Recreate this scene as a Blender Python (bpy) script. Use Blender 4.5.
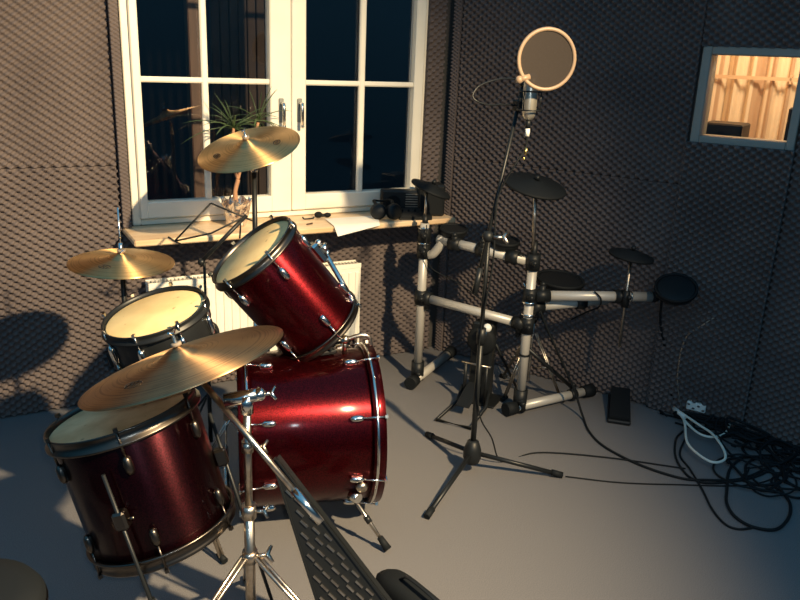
import bpy, math, random
import numpy as np
from mathutils import Vector, Matrix
V = Vector
PI = math.pi
random.seed(7)
for o in list(bpy.data.objects):
    bpy.data.objects.remove(o)
SC = bpy.context.scene
COL = SC.collection

# ------------------------------------------------------------------ camera, world, light
cd = bpy.data.cameras.new('camera')
cam = bpy.data.objects.new('camera', cd)
COL.objects.link(cam)
cam.matrix_world = Matrix(((0.878, 0.111, -0.466, 0.0),
                           (-0.477, 0.283, -0.832, 0.0),
                           (0.040, 0.953, 0.301, 1.65),
                           (0, 0, 0, 1)))
_q = cam.matrix_world.to_quaternion().normalized()
cam.matrix_world = Matrix.Translation((0, 0, 1.65)) @ _q.to_matrix().to_4x4()
cd.sensor_width = 36
cd.lens = 34.875
cd.clip_start = 0.05
SC.camera = cam

world = bpy.data.worlds.new('world')
SC.world = world
world.use_nodes = True
bg = world.node_tree.nodes['Background']
bg.inputs[0].default_value = (0.17, 0.60, 1.0, 1)  # blue ambient fill, stands in for the haze over the dark parts
bg.inputs[1].default_value = 1.0
_wt = world.node_tree
_tc = _wt.nodes.new('ShaderNodeTexCoord')
_sx = _wt.nodes.new('ShaderNodeSeparateXYZ')
_mr = _wt.nodes.new('ShaderNodeMapRange')
_mr.inputs['From Min'].default_value = -0.1
_mr.inputs['From Max'].default_value = 0.7
_mr.inputs['To Min'].default_value = 0.06
_mr.inputs['To Max'].default_value = 0.50
_wt.links.new(_tc.outputs['Generated'], _sx.inputs[0])
_wt.links.new(_sx.outputs[2], _mr.inputs[0])
_wt.links.new(_mr.outputs[0], bg.inputs[1])

def light(name, kind, loc, energy, color, **kw):
    l = bpy.data.lights.new(name, kind)
    l.energy = energy
    l.color = color
    tgt = kw.pop('target', None)
    for k, v in kw.items():
        setattr(l, k, v)
    o = bpy.data.objects.new(name, l)
    COL.objects.link(o)
    o.location = loc
    if tgt is not None:
        o.rotation_euler = (V(tgt) - V(loc)).to_track_quat('-Z', 'Y').to_euler()
    return o

# the one warm lamp of the room, a spotlight hung high at the right and turned on the drum kit
light('spot_lamp', 'SPOT', (1.7, -0.35, 2.95), 1800, (1.0, 0.75, 0.43), target=(0.1, 2.9, 0.5),
      spot_size=math.radians(81), spot_blend=1.0, shadow_soft_size=0.05)
# the small white light of the photographer's own camera
light('camera_light', 'POINT', (0.03, 0.0, 1.69), 34, (0.78, 0.93, 1.0), shadow_soft_size=0.006)
# lamp in the control room behind the small window
light('control_room_lamp', 'POINT', (3.72, 2.55, 2.15), 34, (1.0, 0.74, 0.45), shadow_soft_size=0.1)

SC.view_settings.view_transform = 'Standard'
SC.view_settings.look = 'None'
SC.view_settings.gamma = 1
SC.view_settings.exposure = 0.0
SC.view_settings.use_curve_mapping = False

# ------------------------------------------------------------------ materials
def mat(name, col, rough=0.5, metal=0.0, **kw):
    m = bpy.data.materials.new(name)
    m.use_nodes = True
    b = m.node_tree.nodes['Principled BSDF']
    b.inputs['Base Color'].default_value = (*col, 1)
    b.inputs['Roughness'].default_value = rough
    b.inputs['Metallic'].default_value = metal
    for k, v in kw.items():
        b.inputs[k].default_value = v
    return m

def noise_mix(m, c1, c2, scale, detail=3, lo=0.35, hi=0.65, bump=0.0, coord='Object', stretch=None, bscale=None):
    nt = m.node_tree
    b = nt.nodes['Principled BSDF']
    tc = nt.nodes.new('ShaderNodeTexCoord')
    src = tc.outputs[coord]
    if stretch:
        mp = nt.nodes.new('ShaderNodeMapping')
        mp.inputs['Scale'].default_value = stretch
        nt.links.new(src, mp.inputs[0])
        src = mp.outputs[0]
    nz = nt.nodes.new('ShaderNodeTexNoise')
    nz.inputs['Scale'].default_value = scale
    nz.inputs['Detail'].default_value = detail
    nt.links.new(src, nz.inputs['Vector'])
    r = nt.nodes.new('ShaderNodeValToRGB')
    r.color_ramp.elements[0].position = lo
    r.color_ramp.elements[1].position = hi
    r.color_ramp.elements[0].color = (*c1, 1)
    r.color_ramp.elements[1].color = (*c2, 1)
    nt.links.new(nz.outputs[0], r.inputs[0])
    nt.links.new(r.outputs[0], b.inputs['Base Color'])
    if bump:
        n2 = nt.nodes.new('ShaderNodeTexNoise')
        n2.inputs['Scale'].default_value = bscale or scale
        n2.inputs['Detail'].default_value = 2
        nt.links.new(src, n2.inputs['Vector'])
        bp = nt.nodes.new('ShaderNodeBump')
        bp.inputs['Strength'].default_value = bump
        bp.inputs['Distance'].default_value = 0.004
        nt.links.new(n2.outputs[0], bp.inputs['Height'])
        nt.links.new(bp.outputs[0], b.inputs['Normal'])
    return m

M = {}
M['foam'] = noise_mix(mat('foam', (.1, .09, .085), .95), (.115, .096, .096), (.15, .125, .122), 3, bump=.3, bscale=260)
M['foam'].node_tree.nodes['Principled BSDF'].inputs['Specular IOR Level'].default_value = .1
M['plaster'] = noise_mix(mat('plaster', (.1, .1, .1), .9), (.05, .05, .05), (.065, .06, .06), 4)
M['carpet'] = noise_mix(mat('carpet', (.2, .2, .2), .95), (.10, .099, .106), (.17, .166, .174), 320, 2, bump=.5, bscale=500)
M['win_white'] = noise_mix(mat('window_paint', (.85, .8, .7), .35), (.80, .76, .66), (.86, .82, .72), 6)
M['sill_wood'] = noise_mix(mat('sill_wood', (.7, .5, .3), .4), (.62, .42, .24), (.78, .60, .40), 3.0, stretch=(1, 8, 8))
M['rad_white'] = mat('radiator_enamel', (.86, .84, .76), .35)
M['chrome'] = mat('chrome', (.78, .76, .72), .16, 1.0)
M['old_chrome'] = noise_mix(mat('worn_chrome', (.55, .5, .45), .3, 1.0), (.42, .36, .30), (.62, .56, .48), 40)
M['dark_chrome'] = mat('dark_chrome', (.10, .088, .078), .32, 1.0)
M['black_metal'] = mat('black_metal', (.012, .014, .016), .4, 0.2, **{'Specular IOR Level': .35})
M['black_plastic'] = mat('black_plastic', (.009, .011, .013), .45, **{'Specular IOR Level': .3})
M['rubber'] = mat('rubber', (.007, .009, .011), .7, **{'Specular IOR Level': .2})
M['alu'] = mat('rack_tube_paint', (.52, .50, .46), .38, .25)
M['paper'] = mat('paper', (.85, .82, .74), .7)
M['white_plastic'] = mat('white_plastic', (.78, .78, .74), .45)
M['white_cable'] = mat('white_cable', (.74, .72, .64), .45)
M['gold'] = mat('gold_plug', (.9, .65, .22), .3, 1)
M['dark_wood'] = noise_mix(mat('dark_wood', (.1, .05, .03), .6), (.07, .038, .024), (.11, .06, .04), 4, stretch=(8, 8, 1))
M['night_backing'] = mat('night_backing', (.012, .012, .016), .9)
M['reflection_brown'] = noise_mix(mat('reflection_brown', (.05, .03, .03), .9), (.035, .024, .02), (.055, .038, .03), 5)
M['grey_frame'] = mat('grey_frame', (.25, .26, .24), .5)
M['leaf'] = noise_mix(mat('leaf', (.05, .12, .03), .5), (.018, .05, .016), (.06, .10, .035), 12)
M['bark'] = mat('bark', (.42, .22, .12), .7)
M['mic_silver'] = mat('mic_silver', (.55, .52, .45), .32, .8)
M['pop_ring'] = mat('pop_ring', (.30, .21, .14), .45)
M['bell_brown'] = mat('felt', (.2, .17, .14), .9)
M['dark_ink'] = mat('dark_ink', (.03, .022, .015), .5)
M['cream_tile'] = mat('control_room_wall', (.75, .55, .35), .8)
M['desk'] = mat('control_room_desk', (.12, .08, .05), .6)

def wrap_red():
    m = mat('sparkle_red', (.25, .01, .02), .3, .55)
    nt = m.node_tree
    b = nt.nodes['Principled BSDF']
    tc = nt.nodes.new('ShaderNodeTexCoord')
    vo = nt.nodes.new('ShaderNodeTexVoronoi')
    vo.inputs['Scale'].default_value = 420
    nt.links.new(tc.outputs['Object'], vo.inputs['Vector'])
    r = nt.nodes.new('ShaderNodeValToRGB')
    r.color_ramp.elements[0].color = (.025, .001, .002, 1)
    r.color_ramp.elements[1].color = (.115, .004, .008, 1)
    sp = nt.nodes.new('ShaderNodeSeparateColor')
    nt.links.new(vo.outputs['Color'], sp.inputs[0])
    nt.links.new(sp.outputs[0], r.inputs[0])
    nt.links.new(r.outputs[0], b.inputs['Base Color'])
    b.inputs['Roughness'].default_value = .38
    b.inputs['Metallic'].default_value = .92
    b.inputs['Anisotropic'].default_value = .85
    b.inputs['Anisotropic Rotation'].default_value = .25
    tg = nt.nodes.new('ShaderNodeTangent')
    tg.direction_type = 'RADIAL'
    tg.axis = 'Z'
    nt.links.new(tg.outputs[0], b.inputs['Tangent'])
    b.inputs['Coat Weight'].default_value = .2
    b.inputs['Coat Roughness'].default_value = .12
    return m
M['red'] = wrap_red()
def wrap_shaded():  # red wrap darkened: the floor tom's shade is put into the colour
    m = M['red'].copy()
    m.name = 'sparkle_red_shaded'
    r = [n for n in m.node_tree.nodes if n.type == 'VALTORGB'][0]
    r.color_ramp.elements[0].color = (.008, .001, .002, 1)
    r.color_ramp.elements[1].color = (.028, .003, .006, 1)
    return m
M['shaded'] = wrap_shaded()

def head_mat(name, c1, c2, c3):
    """worn drum skin: pale film, darker wear towards the middle, small scuffs"""
    m = mat(name, c1, .55)
    nt = m.node_tree
    b = nt.nodes['Principled BSDF']
    tc = nt.nodes.new('ShaderNodeTexCoord')
    n1 = nt.nodes.new('ShaderNodeTexNoise')
    n1.inputs['Scale'].default_value = 9
    n1.inputs['Detail'].default_value = 6
    nt.links.new(tc.outputs['Object'], n1.inputs['Vector'])
    r1 = nt.nodes.new('ShaderNodeValToRGB')
    r1.color_ramp.elements[0].position = .38
    r1.color_ramp.elements[1].position = .62
    r1.color_ramp.elements[0].color = (*c2, 1)
    r1.color_ramp.elements[1].color = (*c1, 1)
    nt.links.new(n1.outputs[0], r1.inputs[0])
    n2 = nt.nodes.new('ShaderNodeTexNoise')
    n2.inputs['Scale'].default_value = 24
    n2.inputs['Detail'].default_value = 3
    nt.links.new(tc.outputs['Object'], n2.inputs['Vector'])
    r2 = nt.nodes.new('ShaderNodeValToRGB')
    r2.color_ramp.elements[0].position = .66
    r2.color_ramp.elements[1].position = .74
    nt.links.new(n2.outputs[0], r2.inputs[0])
    mx = nt.nodes.new('ShaderNodeMix')
    mx.data_type = 'RGBA'
    nt.links.new(r2.outputs[0], mx.inputs[0])
    nt.links.new(r1.outputs[0], mx.inputs[6])
    mx.inputs[7].default_value = (*c3, 1)
    nt.links.new(mx.outputs[2], b.inputs['Base Color'])
    return m
M['head'] = head_mat('drum_skin', (.88, .66, .32), (.78, .55, .25), (.36, .22, .10))
M['head_worn'] = head_mat('worn_drum_skin', (.74, .50, .27), (.54, .33, .16), (.20, .10, .05))

def brass(name, col, c2):
    m = mat(name, col, .3, 1.0)
    nt = m.node_tree
    b = nt.nodes['Principled BSDF']
    b.inputs['Anisotropic'].default_value = .9
    b.inputs['Anisotropic Rotation'].default_value = .25
    tg = nt.nodes.new('ShaderNodeTangent')
    tg.direction_type = 'RADIAL'
    tg.axis = 'Z'
    nt.links.new(tg.outputs[0], b.inputs['Tangent'])
    tc = nt.nodes.new('ShaderNodeTexCoord')
    ln = nt.nodes.new('ShaderNodeVectorMath')
    ln.operation = 'LENGTH'
    nt.links.new(tc.outputs['Object'], ln.inputs[0])
    n0 = nt.nodes.new('ShaderNodeTexNoise')
    n0.noise_dimensions = '1D'
    n0.inputs['Scale'].default_value = 160
    nt.links.new(ln.outputs['Value'], n0.inputs['W'])
    n1 = nt.nodes.new('ShaderNodeTexNoise')
    n1.inputs['Scale'].default_value = 10
    n1.inputs['Detail'].default_value = 5
    nt.links.new(tc.outputs['Object'], n1.inputs['Vector'])
    ad = nt.nodes.new('ShaderNodeMath')
    ad.operation = 'ADD'
    nt.links.new(n0.outputs[0], ad.inputs[0])
    nt.links.new(n1.outputs[0], ad.inputs[1])
    r = nt.nodes.new('ShaderNodeValToRGB')
    r.color_ramp.elements[0].position = .8
    r.color_ramp.elements[1].position = 1.15
    r.color_ramp.elements[0].color = (*c2, 1)
    r.color_ramp.elements[1].color = (*col, 1)
    mm = nt.nodes.new('ShaderNodeMath')
    mm.operation = 'MULTIPLY'
    mm.inputs[1].default_value = 1.0
    nt.links.new(ad.outputs[0], mm.inputs[0])
    nt.links.new(mm.outputs[0], r.inputs[0])
    nt.links.new(r.outputs[0], b.inputs['Base Color'])
    b.inputs['Roughness'].default_value = .42
    return m
M['brass'] = brass('brass', (.74, .48, .22), (.56, .34, .14))
M['old_brass'] = brass('tarnished_brass', (.50, .31, .16), (.32, .19, .10))

def glass():
    m = bpy.data.materials.new('window_glass')
    m.use_nodes = True
    nt = m.node_tree
    nt.nodes.clear()
    out = nt.nodes.new('ShaderNodeOutputMaterial')
    tr = nt.nodes.new('ShaderNodeBsdfTransparent')
    gl = nt.nodes.new('ShaderNodeBsdfGlossy')
    gl.inputs['Roughness'].default_value = .01
    fr = nt.nodes.new('ShaderNodeFresnel')
    fr.inputs['IOR'].default_value = 1.5
    mx = nt.nodes.new('ShaderNodeMixShader')
    nt.links.new(fr.outputs[0], mx.inputs[0])
    nt.links.new(tr.outputs[0], mx.inputs[1])
    nt.links.new(gl.outputs[0], mx.inputs[2])
    nt.links.new(mx.outputs[0], out.inputs[0])
    return m
M['glass'] = glass()
M['foil'] = noise_mix(mat('silver_foil', (.8, .75, .7), .12, .9), (.45, .36, .33), (.95, .92, .88), 38, 4, .4, .6, bump=1.0, bscale=60)

def mesh_mat():
    """pop filter cloth: fine see-through weave"""
    m = bpy.data.materials.new('pop_filter_cloth')
    m.use_nodes = True
    nt = m.node_tree
    b = nt.nodes['Principled BSDF']
    b.inputs['Base Color'].default_value = (.035, .027, .023, 1)
    b.inputs['Roughness'].default_value = .9
    b.inputs['Alpha'].default_value = .8
    return m
M['cloth'] = mesh_mat()

def curtain_mat():
    m = mat('striped_curtain', (.8, .6, .4), .9)
    nt = m.node_tree
    b = nt.nodes['Principled BSDF']
    tc = nt.nodes.new('ShaderNodeTexCoord')
    w = nt.nodes.new('ShaderNodeTexNoise')
    w.noise_dimensions = '1D'
    w.inputs['Scale'].default_value = 17
    w.inputs['Detail'].default_value = 0
    sx = nt.nodes.new('ShaderNodeSeparateXYZ')
    nt.links.new(tc.outputs['Object'], sx.inputs[0])
    nt.links.new(sx.outputs[0], w.inputs['W'])
    r = nt.nodes.new('ShaderNodeValToRGB')
    r.color_ramp.interpolation = 'EASE'
    r.color_ramp.elements[0].position = .44
    r.color_ramp.elements[1].position = .5
    r.color_ramp.elements[0].color = (.60, .42, .27, 1)
    r.color_ramp.elements[1].color = (.90, .76, .56, 1)
    nt.links.new(w.outputs[0], r.inputs[0])
    nt.links.new(r.outputs[0], b.inputs['Base Color'])
    b.inputs['Transmission Weight'].default_value = 0
    return m
M['curtain'] = curtain_mat()

# ------------------------------------------------------------------ mesh helpers
def frame(P, N, ref=(0, 1, 0)):
    """matrix with local Z along N"""
    z = V(N).normalized()
    x = V(ref).cross(z)
    if x.length < 1e-4:
        x = V((1, 0, 0)).cross(z)
    x.normalize()
    y = z.cross(x)
    m = Matrix((x, y, z)).transposed().to_4x4()
    m.translation = V(P)
    return m

class MB:
    def __init__(s):
        s.v = []; s.f = []; s.sm = []
    def add(s, vs, fs, smooth=False):
        k = len(s.v)
        s.v += [V(p) for p in vs]
        s.f += [tuple(i + k for i in f) for f in fs]
        s.sm += [smooth] * len(fs)
        return s
    def box(s, a, b, xf=None, bev=0.0):
        x0, y0, z0 = a; x1, y1, z1 = b
        if bev:
            d = min(bev, abs(x1 - x0) * .45, abs(y1 - y0) * .45, abs(z1 - z0) * .45)
            ring = [(x0 + d, y0), (x1 - d, y0), (x1, y0 + d), (x1, y1 - d), (x1 - d, y1), (x0 + d, y1), (x0, y1 - d), (x0, y0 + d)]
            inn = [(x0 + d, y0 + d), (x1 - d, y0 + d), (x1 - d, y0 + d), (x1 - d, y1 - d), (x1 - d, y1 - d), (x0 + d, y1 - d), (x0 + d, y1 - d), (x0 + d, y0 + d)]
            vs = []
            for (z, R) in ((z0, inn), (z0 + d, ring), (z1 - d, ring), (z1, inn)):
                vs += [(p[0], p[1], z) for p in R]
            fs = []
            for k in range(3):
                for i in range(8):
                    j = (i + 1) % 8
                    fs.append((k * 8 + i, k * 8 + j, k * 8 + 8 + j, k * 8 + 8 + i))
            fs.append(tuple(range(7, -1, -1))); fs.append(tuple(range(24, 32)))
        else:
            vs = [(x0, y0, z0), (x1, y0, z0), (x1, y1, z0), (x0, y1, z0), (x0, y0, z1), (x1, y0, z1), (x1, y1, z1), (x0, y1, z1)]
            fs = [(0, 3, 2, 1), (4, 5, 6, 7), (0, 1, 5, 4), (1, 2, 6, 5), (2, 3, 7, 6), (3, 0, 4, 7)]
        if xf is not None:
            vs = [xf @ V(p) for p in vs]
        return s.add(vs, fs)
    def tube(s, pts, r, n=10, caps=True, flat=1.0):
        pts = [V(p) for p in pts]
        rs = r if isinstance(r, (list, tuple)) else [r] * len(pts)
        vs = []; fs = []
        prev = None
        for i, p in enumerate(pts):
            t = (pts[min(i + 1, len(pts) - 1)] - pts[max(i - 1, 0)])
            if t.length < 1e-9: t = V((0, 0, 1))
            t.normalize()
            if prev is None:
                a = V((0, 0, 1)) if abs(t.z) < .9 else V((1, 0, 0))
                x = a.cross(t).normalized()
            else:
                x = (prev - t * prev.dot(t))
                x = x.normalized() if x.length > 1e-6 else t.orthogonal().normalized()
            prev = x
            y = t.cross(x)
            for k in range(n):
                a = 2 * PI * k / n
                vs.append(p + x * (math.cos(a) * rs[i]) + y * (math.sin(a) * rs[i] * flat))
        for i in range(len(pts) - 1):
            for k in range(n):
                j = (k + 1) % n
                fs.append((i * n + k, i * n + j, (i + 1) * n + j, (i + 1) * n + k))
        s.add(vs, fs, True)
        if caps:
            k = len(s.v) - len(vs)
            s.f.append(tuple(k + q for q in range(n - 1, -1, -1)))
            s.f.append(tuple(k + (len(pts) - 1) * n + q for q in range(n)))
            s.sm += [False, False]
        return s
    def lathe(s, prof, n=48, xf=None, close=False):
        vs = []; fs = []
        m = len(prof)
        for (r, z) in prof:
            for k in range(n):
                a = 2 * PI * k / n
                p = V((r * math.cos(a), r * math.sin(a), z))
                vs.append(xf @ p if xf is not None else p)
        for i in range(m if close else m - 1):
            q = (i + 1) % m
            for k in range(n):
                j = (k + 1) % n
                fs.append((i * n + k, i * n + j, q * n + j, q * n + k))
        return s.add(vs, fs, True)
    def ball(s, c, r, n=12, sc=(1, 1, 1), xf=None):
        T = Matrix.Translation(V(c)) @ Matrix.Diagonal((*sc, 1))
        if xf is not None: T = xf @ T
        return s.lathe([(max(1e-5, r * math.sin(PI * i / (n // 2 + 2))), -r * math.cos(PI * i / (n // 2 + 2))) for i in range(n // 2 + 3)], n, T)
    def prism(s, poly, z0, z1, xf=None):
        n = len(poly)
        vs = [(p[0], p[1], z0) for p in poly] + [(p[0], p[1], z1) for p in poly]
        if xf is not None: vs = [xf @ V(p) for p in vs]
        fs = [tuple(range(n - 1, -1, -1)), tuple(range(n, 2 * n))] + [(i, (i + 1) % n, n + (i + 1) % n, n + i) for i in range(n)]
        return s.add(vs, fs)
    def build(s, name, m, parent=None, M4=None, autosmooth=True):
        me = bpy.data.meshes.new(name)
        root = V(parent['_o']) if parent is not None else V((0, 0, 0))
        if M4 is None:
            if parent is None:
                M4 = Matrix.Identity(4)
                vs = s.v
            else:
                vs = [p - root for p in s.v]
                M4 = Matrix.Translation(root)
        else:
            vs = s.v
        me.from_pydata([tuple(p) for p in vs], [], s.f)
        me.polygons.foreach_set('use_smooth', s.sm)
        me.update()
        if isinstance(m, str): m = M[m]
        me.materials.append(m)
        o = bpy.data.objects.new(name, me)
        COL.objects.link(o)
        o['_o'] = tuple(M4.translation)
        o['_M'] = [c for row in M4 for c in row]
        if parent is not None:
            pm = parent['_M']
            PM = Matrix([pm[i * 4:i * 4 + 4] for i in range(4)])
            o.parent = parent
            o.matrix_local = PM.inverted() @ M4
        else:
            o.matrix_world = M4
        return o

def build_at(mb, name, m, loc):
    """top-level single-mesh thing with its origin at loc"""
    T = Matrix.Translation(V(loc))
    mb.v = [p - V(loc) for p in mb.v]
    return mb.build(name, m, None, T)

def part(mb, name, m, parent, M4=None):
    """M4: mesh is given in the local frame M4; otherwise in world coordinates"""
    if M4 is None:
        root = V(parent['_o'])
        mb.v = [p - root for p in mb.v]
        M4 = Matrix.Translation(root)
    return mb.build(name, m, parent, M4)

def tag(o, label, cat, group=None, kind=None):
    if label: o['label'] = label
    if cat: o['category'] = cat
    if group: o['group'] = group
    if kind: o['kind'] = kind
    return o

def thing(name, loc, label, cat, group=None):
    o = bpy.data.objects.new(name, None)
    o.empty_display_size = .05
    COL.objects.link(o)
    o.location = loc
    T = Matrix.Translation(V(loc))
    o['_o'] = tuple(loc)
    o['_M'] = [c for row in T for c in row]
    return tag(o, label, cat, group)

def struct(o):
    o['kind'] = 'structure'
    return o

def spline(pts, n=10):
    pts = [V(p) for p in pts]
    P = [pts[0] * 2 - pts[1]] + pts + [pts[-1] * 2 - pts[-2]]
    out = []
    for i in range(1, len(P) - 2):
        for k in range(n):
            t = k / n
            a, b, c, d = P[i - 1], P[i], P[i + 1], P[i + 2]
            out.append(.5 * ((2 * b) + (c - a) * t + (2 * a - 5 * b + 4 * c - d) * t * t + (3 * b - a - 3 * c + d) * t ** 3))
    out.append(pts[-1])
    return out

# ------------------------------------------------------------------ room shell
YW = 3.68                      # window wall plane
CX = 2.305                     # corner of the two walls
WU = V((.469, -.883, 0)).normalized()      # along the right wall, away from the corner
WN = V((-.883, -.469, 0)).normalized()     # its normal, into the room
RW = Matrix(((WU.x, -WN.x, 0, CX), (WU.y, -WN.y, 0, YW), (0, 0, 1, 0), (0, 0, 0, 1)))   # local x along wall, y out of the room, z up
ZT = 2.5

fl = MB().prism([(-2.2, -1.2), (4.62, -1.2), (4.62 - 0, -.6), (2.36, YW + .06), (-2.2, YW + .06)], -.06, 0)
floor = struct(fl.build('floor', 'carpet'))

# window wall (with opening) and right wall (with opening)
OX0, OX1, OZ0, OZ1 = .625, 2.165, .848, 2.28
wb = MB()
wb.box((-2.2, YW, 0), (OX0, YW + .12, ZT)).box((OX1, YW, 0), (CX + .12, YW + .12, ZT))
wb.box((OX0, YW, 0), (OX1, YW + .12, OZ0)).box((OX0, YW, OZ1), (OX1, YW + .12, ZT))
wall_back = struct(wb.build('wall_back', 'plaster'))
S0, S1, Z0, Z1 = 1.300, 1.735, 1.325, 1.742
wr = MB()
wr.box((0, 0, 0), (S0, .12, ZT)).box((S1, 0, 0), (4.6, .12, ZT)).box((S0, 0, 0), (S1, .12, Z0)).box((S0, 0, Z1), (S1, .12, ZT))
wall_right = struct(wr.build('wall_right', 'plaster', None, RW))

# egg-crate foam sheets glued on the walls
def foam_sheet(u0, u1, v0, v1, ph, to_world, thick=.042, PU=.046, PV=.033, ampl=.034, sag=0.0):
    nu = max(2, int(round((u1 - u0) / PU * 6))); nv = max(2, int(round((v1 - v0) / PV * 6)))
    us = np.linspace(u0, u1, nu + 1); vs = np.linspace(v0, v1, nv + 1)
    U, W = np.meshgrid(us, vs)
    h = np.cos(2 * PI * (U + ph) / PU) * np.cos(2 * PI * (W + ph * .4) / PV)
    h = np.sign(h) * np.abs(h) ** .8
    D = thick - ampl * .5 + ampl * .5 * h
    D = D + sag * np.sin(3.1 * U + ph) * np.sin(2.3 * W)
    front = np.stack([U, -D, W], -1).reshape(-1, 3)
    mb = MB()
    idx = np.arange((nu + 1) * (nv + 1)).reshape(nv + 1, nu + 1)
    faces = np.stack([idx[:-1, :-1], idx[:-1, 1:], idx[1:, 1:], idx[1:, :-1]], -1).reshape(-1, 4).tolist()
    verts = front.tolist()
    # skirt down to the wall so the sheet is a solid slab
    border = list(idx[0, :]) + list(idx[1:, -1]) + list(idx[-1, ::-1][1:]) + list(idx[::-1, 0][1:-1])
    base = len(verts)
    for b in border:
        p = verts[b]
        verts.append([p[0], -.001, p[2]])
    nb = len(border)
    for i in range(nb):
        j = (i + 1) % nb
        faces.append([int(border[i]), base + i, base + j, int(border[j])])
    me = bpy.data.meshes.new('foam_sheet')
    me.from_pydata(verts, [], faces)
    me.update()
    sm = [True] * (nu * nv) + [False] * nb
    me.polygons.foreach_set('use_smooth', sm)
    me.materials.append(M['foam'])
    return me

def add_foam(wall, u0, u1, v0, v1, ph, right=False, **kw):
    me = foam_sheet(u0, u1, v0, v1, ph, None, **kw)
    o = bpy.data.objects.new('foam_sheet', me)
    COL.objects.link(o)
    T = RW if right else Matrix.Translation((0, YW, 0))
    pm = wall['_M']
    PM = Matrix([pm[i * 4:i * 4 + 4] for i in range(4)])
    o.parent = wall
    o.matrix_local = PM.inverted() @ T
    return o
ZS = 1.128    # seam between the lower and the upper sheets
add_foam(wall_back, -1.3, .572, .004, ZS - .001, .0)
add_foam(wall_back, -1.3, .572, ZS + .001, 2.42, .017)
add_foam(wall_back, .575, 2.17, .004, .815, .011)
add_foam(wall_back, .575, .612, .850, 2.42, .02, thick=.058, ampl=.010, PU=.03, PV=.018)
add_foam(wall_back, 2.150, 2.250, .818, 2.42, .02, thick=.050)
add_foam(wall_back, 2.172, 2.250, .004, .815, .02)
add_foam(wall_right, .035, .075, .004, 2.42, .01, True, thick=.050, ampl=.012, PU=.03, PV=.018)
add_foam(wall_right, .078, S0 - .012, .004, ZS - .001, .0, True)
add_foam(wall_right, .078, S0 - .012, ZS + .001, 2.42, .02, True)
add_foam(wall_right, S0 - .010, S1 + .006, .004, Z0 + .002, .005, True, thick=.072, ampl=.045)
add_foam(wall_right, S0 - .010, S1 + .006, Z1 - .002, 2.42, .03, True)
add_foam(wall_right, S1 + .008, 3.6, .004, 2.42, .03, True)

# big window -------------------------------------------------------------
w1 = MB()
f0 = YW - .012
for (a, b) in (((OX0, OZ0), (.662, OZ1)), ((2.128, OZ0), (OX1, OZ1)), ((.662, OZ0), (2.128, .874)), ((.662, 2.235), (2.128, OZ1))):
    w1.box((a[0], f0, a[1]), (b[0], YW + .09, b[1]), bev=.004)
win1 = struct(w1.build('window_1', 'win_white'))
def sash(x0, x1, gx0, gx1, mx0, mx1, name):
    s = MB()
    y0, y1 = YW - .030, YW + .035
    z0, z1 = .879, 2.232
    g0, g1 = .957, 2.17
    s.box((x0, y0, z0), (gx0, y1, z1), bev=.005).box((gx1, y0, z0), (x1, y1, z1), bev=.005)
    s.box((gx0 - .004, y0 + .001, z0), (gx1 + .004, y1, g0), bev=.005).box((gx0 - .004, y0 + .001, g1), (gx1 + .004, y1, z1), bev=.005)
    so = part(s, 'sash', 'win_white', win1)
    mu = MB()
    mu.box((mx0, y0 + .008, g0 - .003), (mx1, y0 + .032, g1 + .003), bev=.006)
    mu.box((gx0 - .003, y0 + .010, 1.491), (gx1 + .003, y0 + .030, 1.516), bev=.006)
    mu.box((gx0 - .003, y0 + .010, 2.0), (gx1 + .003, y0 + .030, 2.025), bev=.006)
    part(mu, 'glazing_bar', 'win_white', so)
    part(MB().box((gx0 - .004, y0 + .036, g0 - .004), (gx1 + .004, y0 + .040, g1 + .004)), 'glass', 'glass', so)
    return so
sl = sash(.658, 1.396, .695, 1.290, .966, .996, 'left')
sr = sash(1.399, 2.132, 1.473, 2.078, 1.763, 1.796, 'right')
for (sx, so) in ((1.343, sl), (1.437, sr)):
    h = MB().box((sx - .013, YW - .038, 1.315), (sx + .013, YW - .029, 1.43), bev=.004)
    ho = part(h, 'window_handle', 'grey_frame', so)
    g = MB().tube([(sx, YW - .038, 1.405), (sx, YW - .068, 1.405), (sx, YW - .072, 1.39), (sx, YW - .072, 1.30)], .0085, 10)
    g.ball((sx, YW - .072, 1.30), .0095)
    part(g, 'grip', 'chrome', ho)
# sill
sb = MB().box((.575, 3.37, .818), (2.205, YW + .0, .846), bev=.006)
sill = struct(part(sb, 'window_sill', 'sill_wood', win1))
# added outside: dark backdrop for the night, brown boards imitating reflections in the panes
out = MB().box((-2.5, 6.6, -.5), (7, 6.7, 4.2))
tag(struct(out.build('night_backdrop', 'night_backing')), None, None)  # backdrop added to keep the bright world out of the panes
po = MB().box((1.085, 4.35, .2), (1.165, 4.43, 3.2), bev=.006)
build_at(po, 'reflection_board_1', 'dark_wood', (1.12, 4.39, .2))['kind'] = 'structure'  # added post in place of a warm reflection in the glass
sh = MB()
for i in range(9):
    sh.box((1.24 + i * .052, 4.46, .2), (1.285 + i * .052, 4.50, 3.2), bev=.004)
build_at(sh, 'reflection_board_2', 'reflection_brown', (1.4, 4.48, .2))['kind'] = 'structure'  # added slats in place of the brown room mirrored in the glass

# control room window ----------------------------------------------------
w2 = MB()
fr = .040
for (a, b) in (((S0, Z0), (S0 + fr, Z1)), ((S1 - fr + .005, Z0), (S1, Z1)), ((S0 + fr, Z0), (S1 - fr + .005, Z0 + fr - .008)), ((S0 + fr, Z1 - fr + .005), (S1 - fr + .005, Z1))):
    w2.box((a[0], -.030, a[1]), (b[0], .10, b[1]), bev=.004)
win2 = struct(w2.build('window_2', 'grey_frame', None, RW))
gb = MB().box((S0 + fr - .004, .03, Z0 + fr - .012), (S1 - fr + .009, .034, Z1 - fr + .009))
part(gb, 'glass', 'glass', win2, RW)

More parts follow.
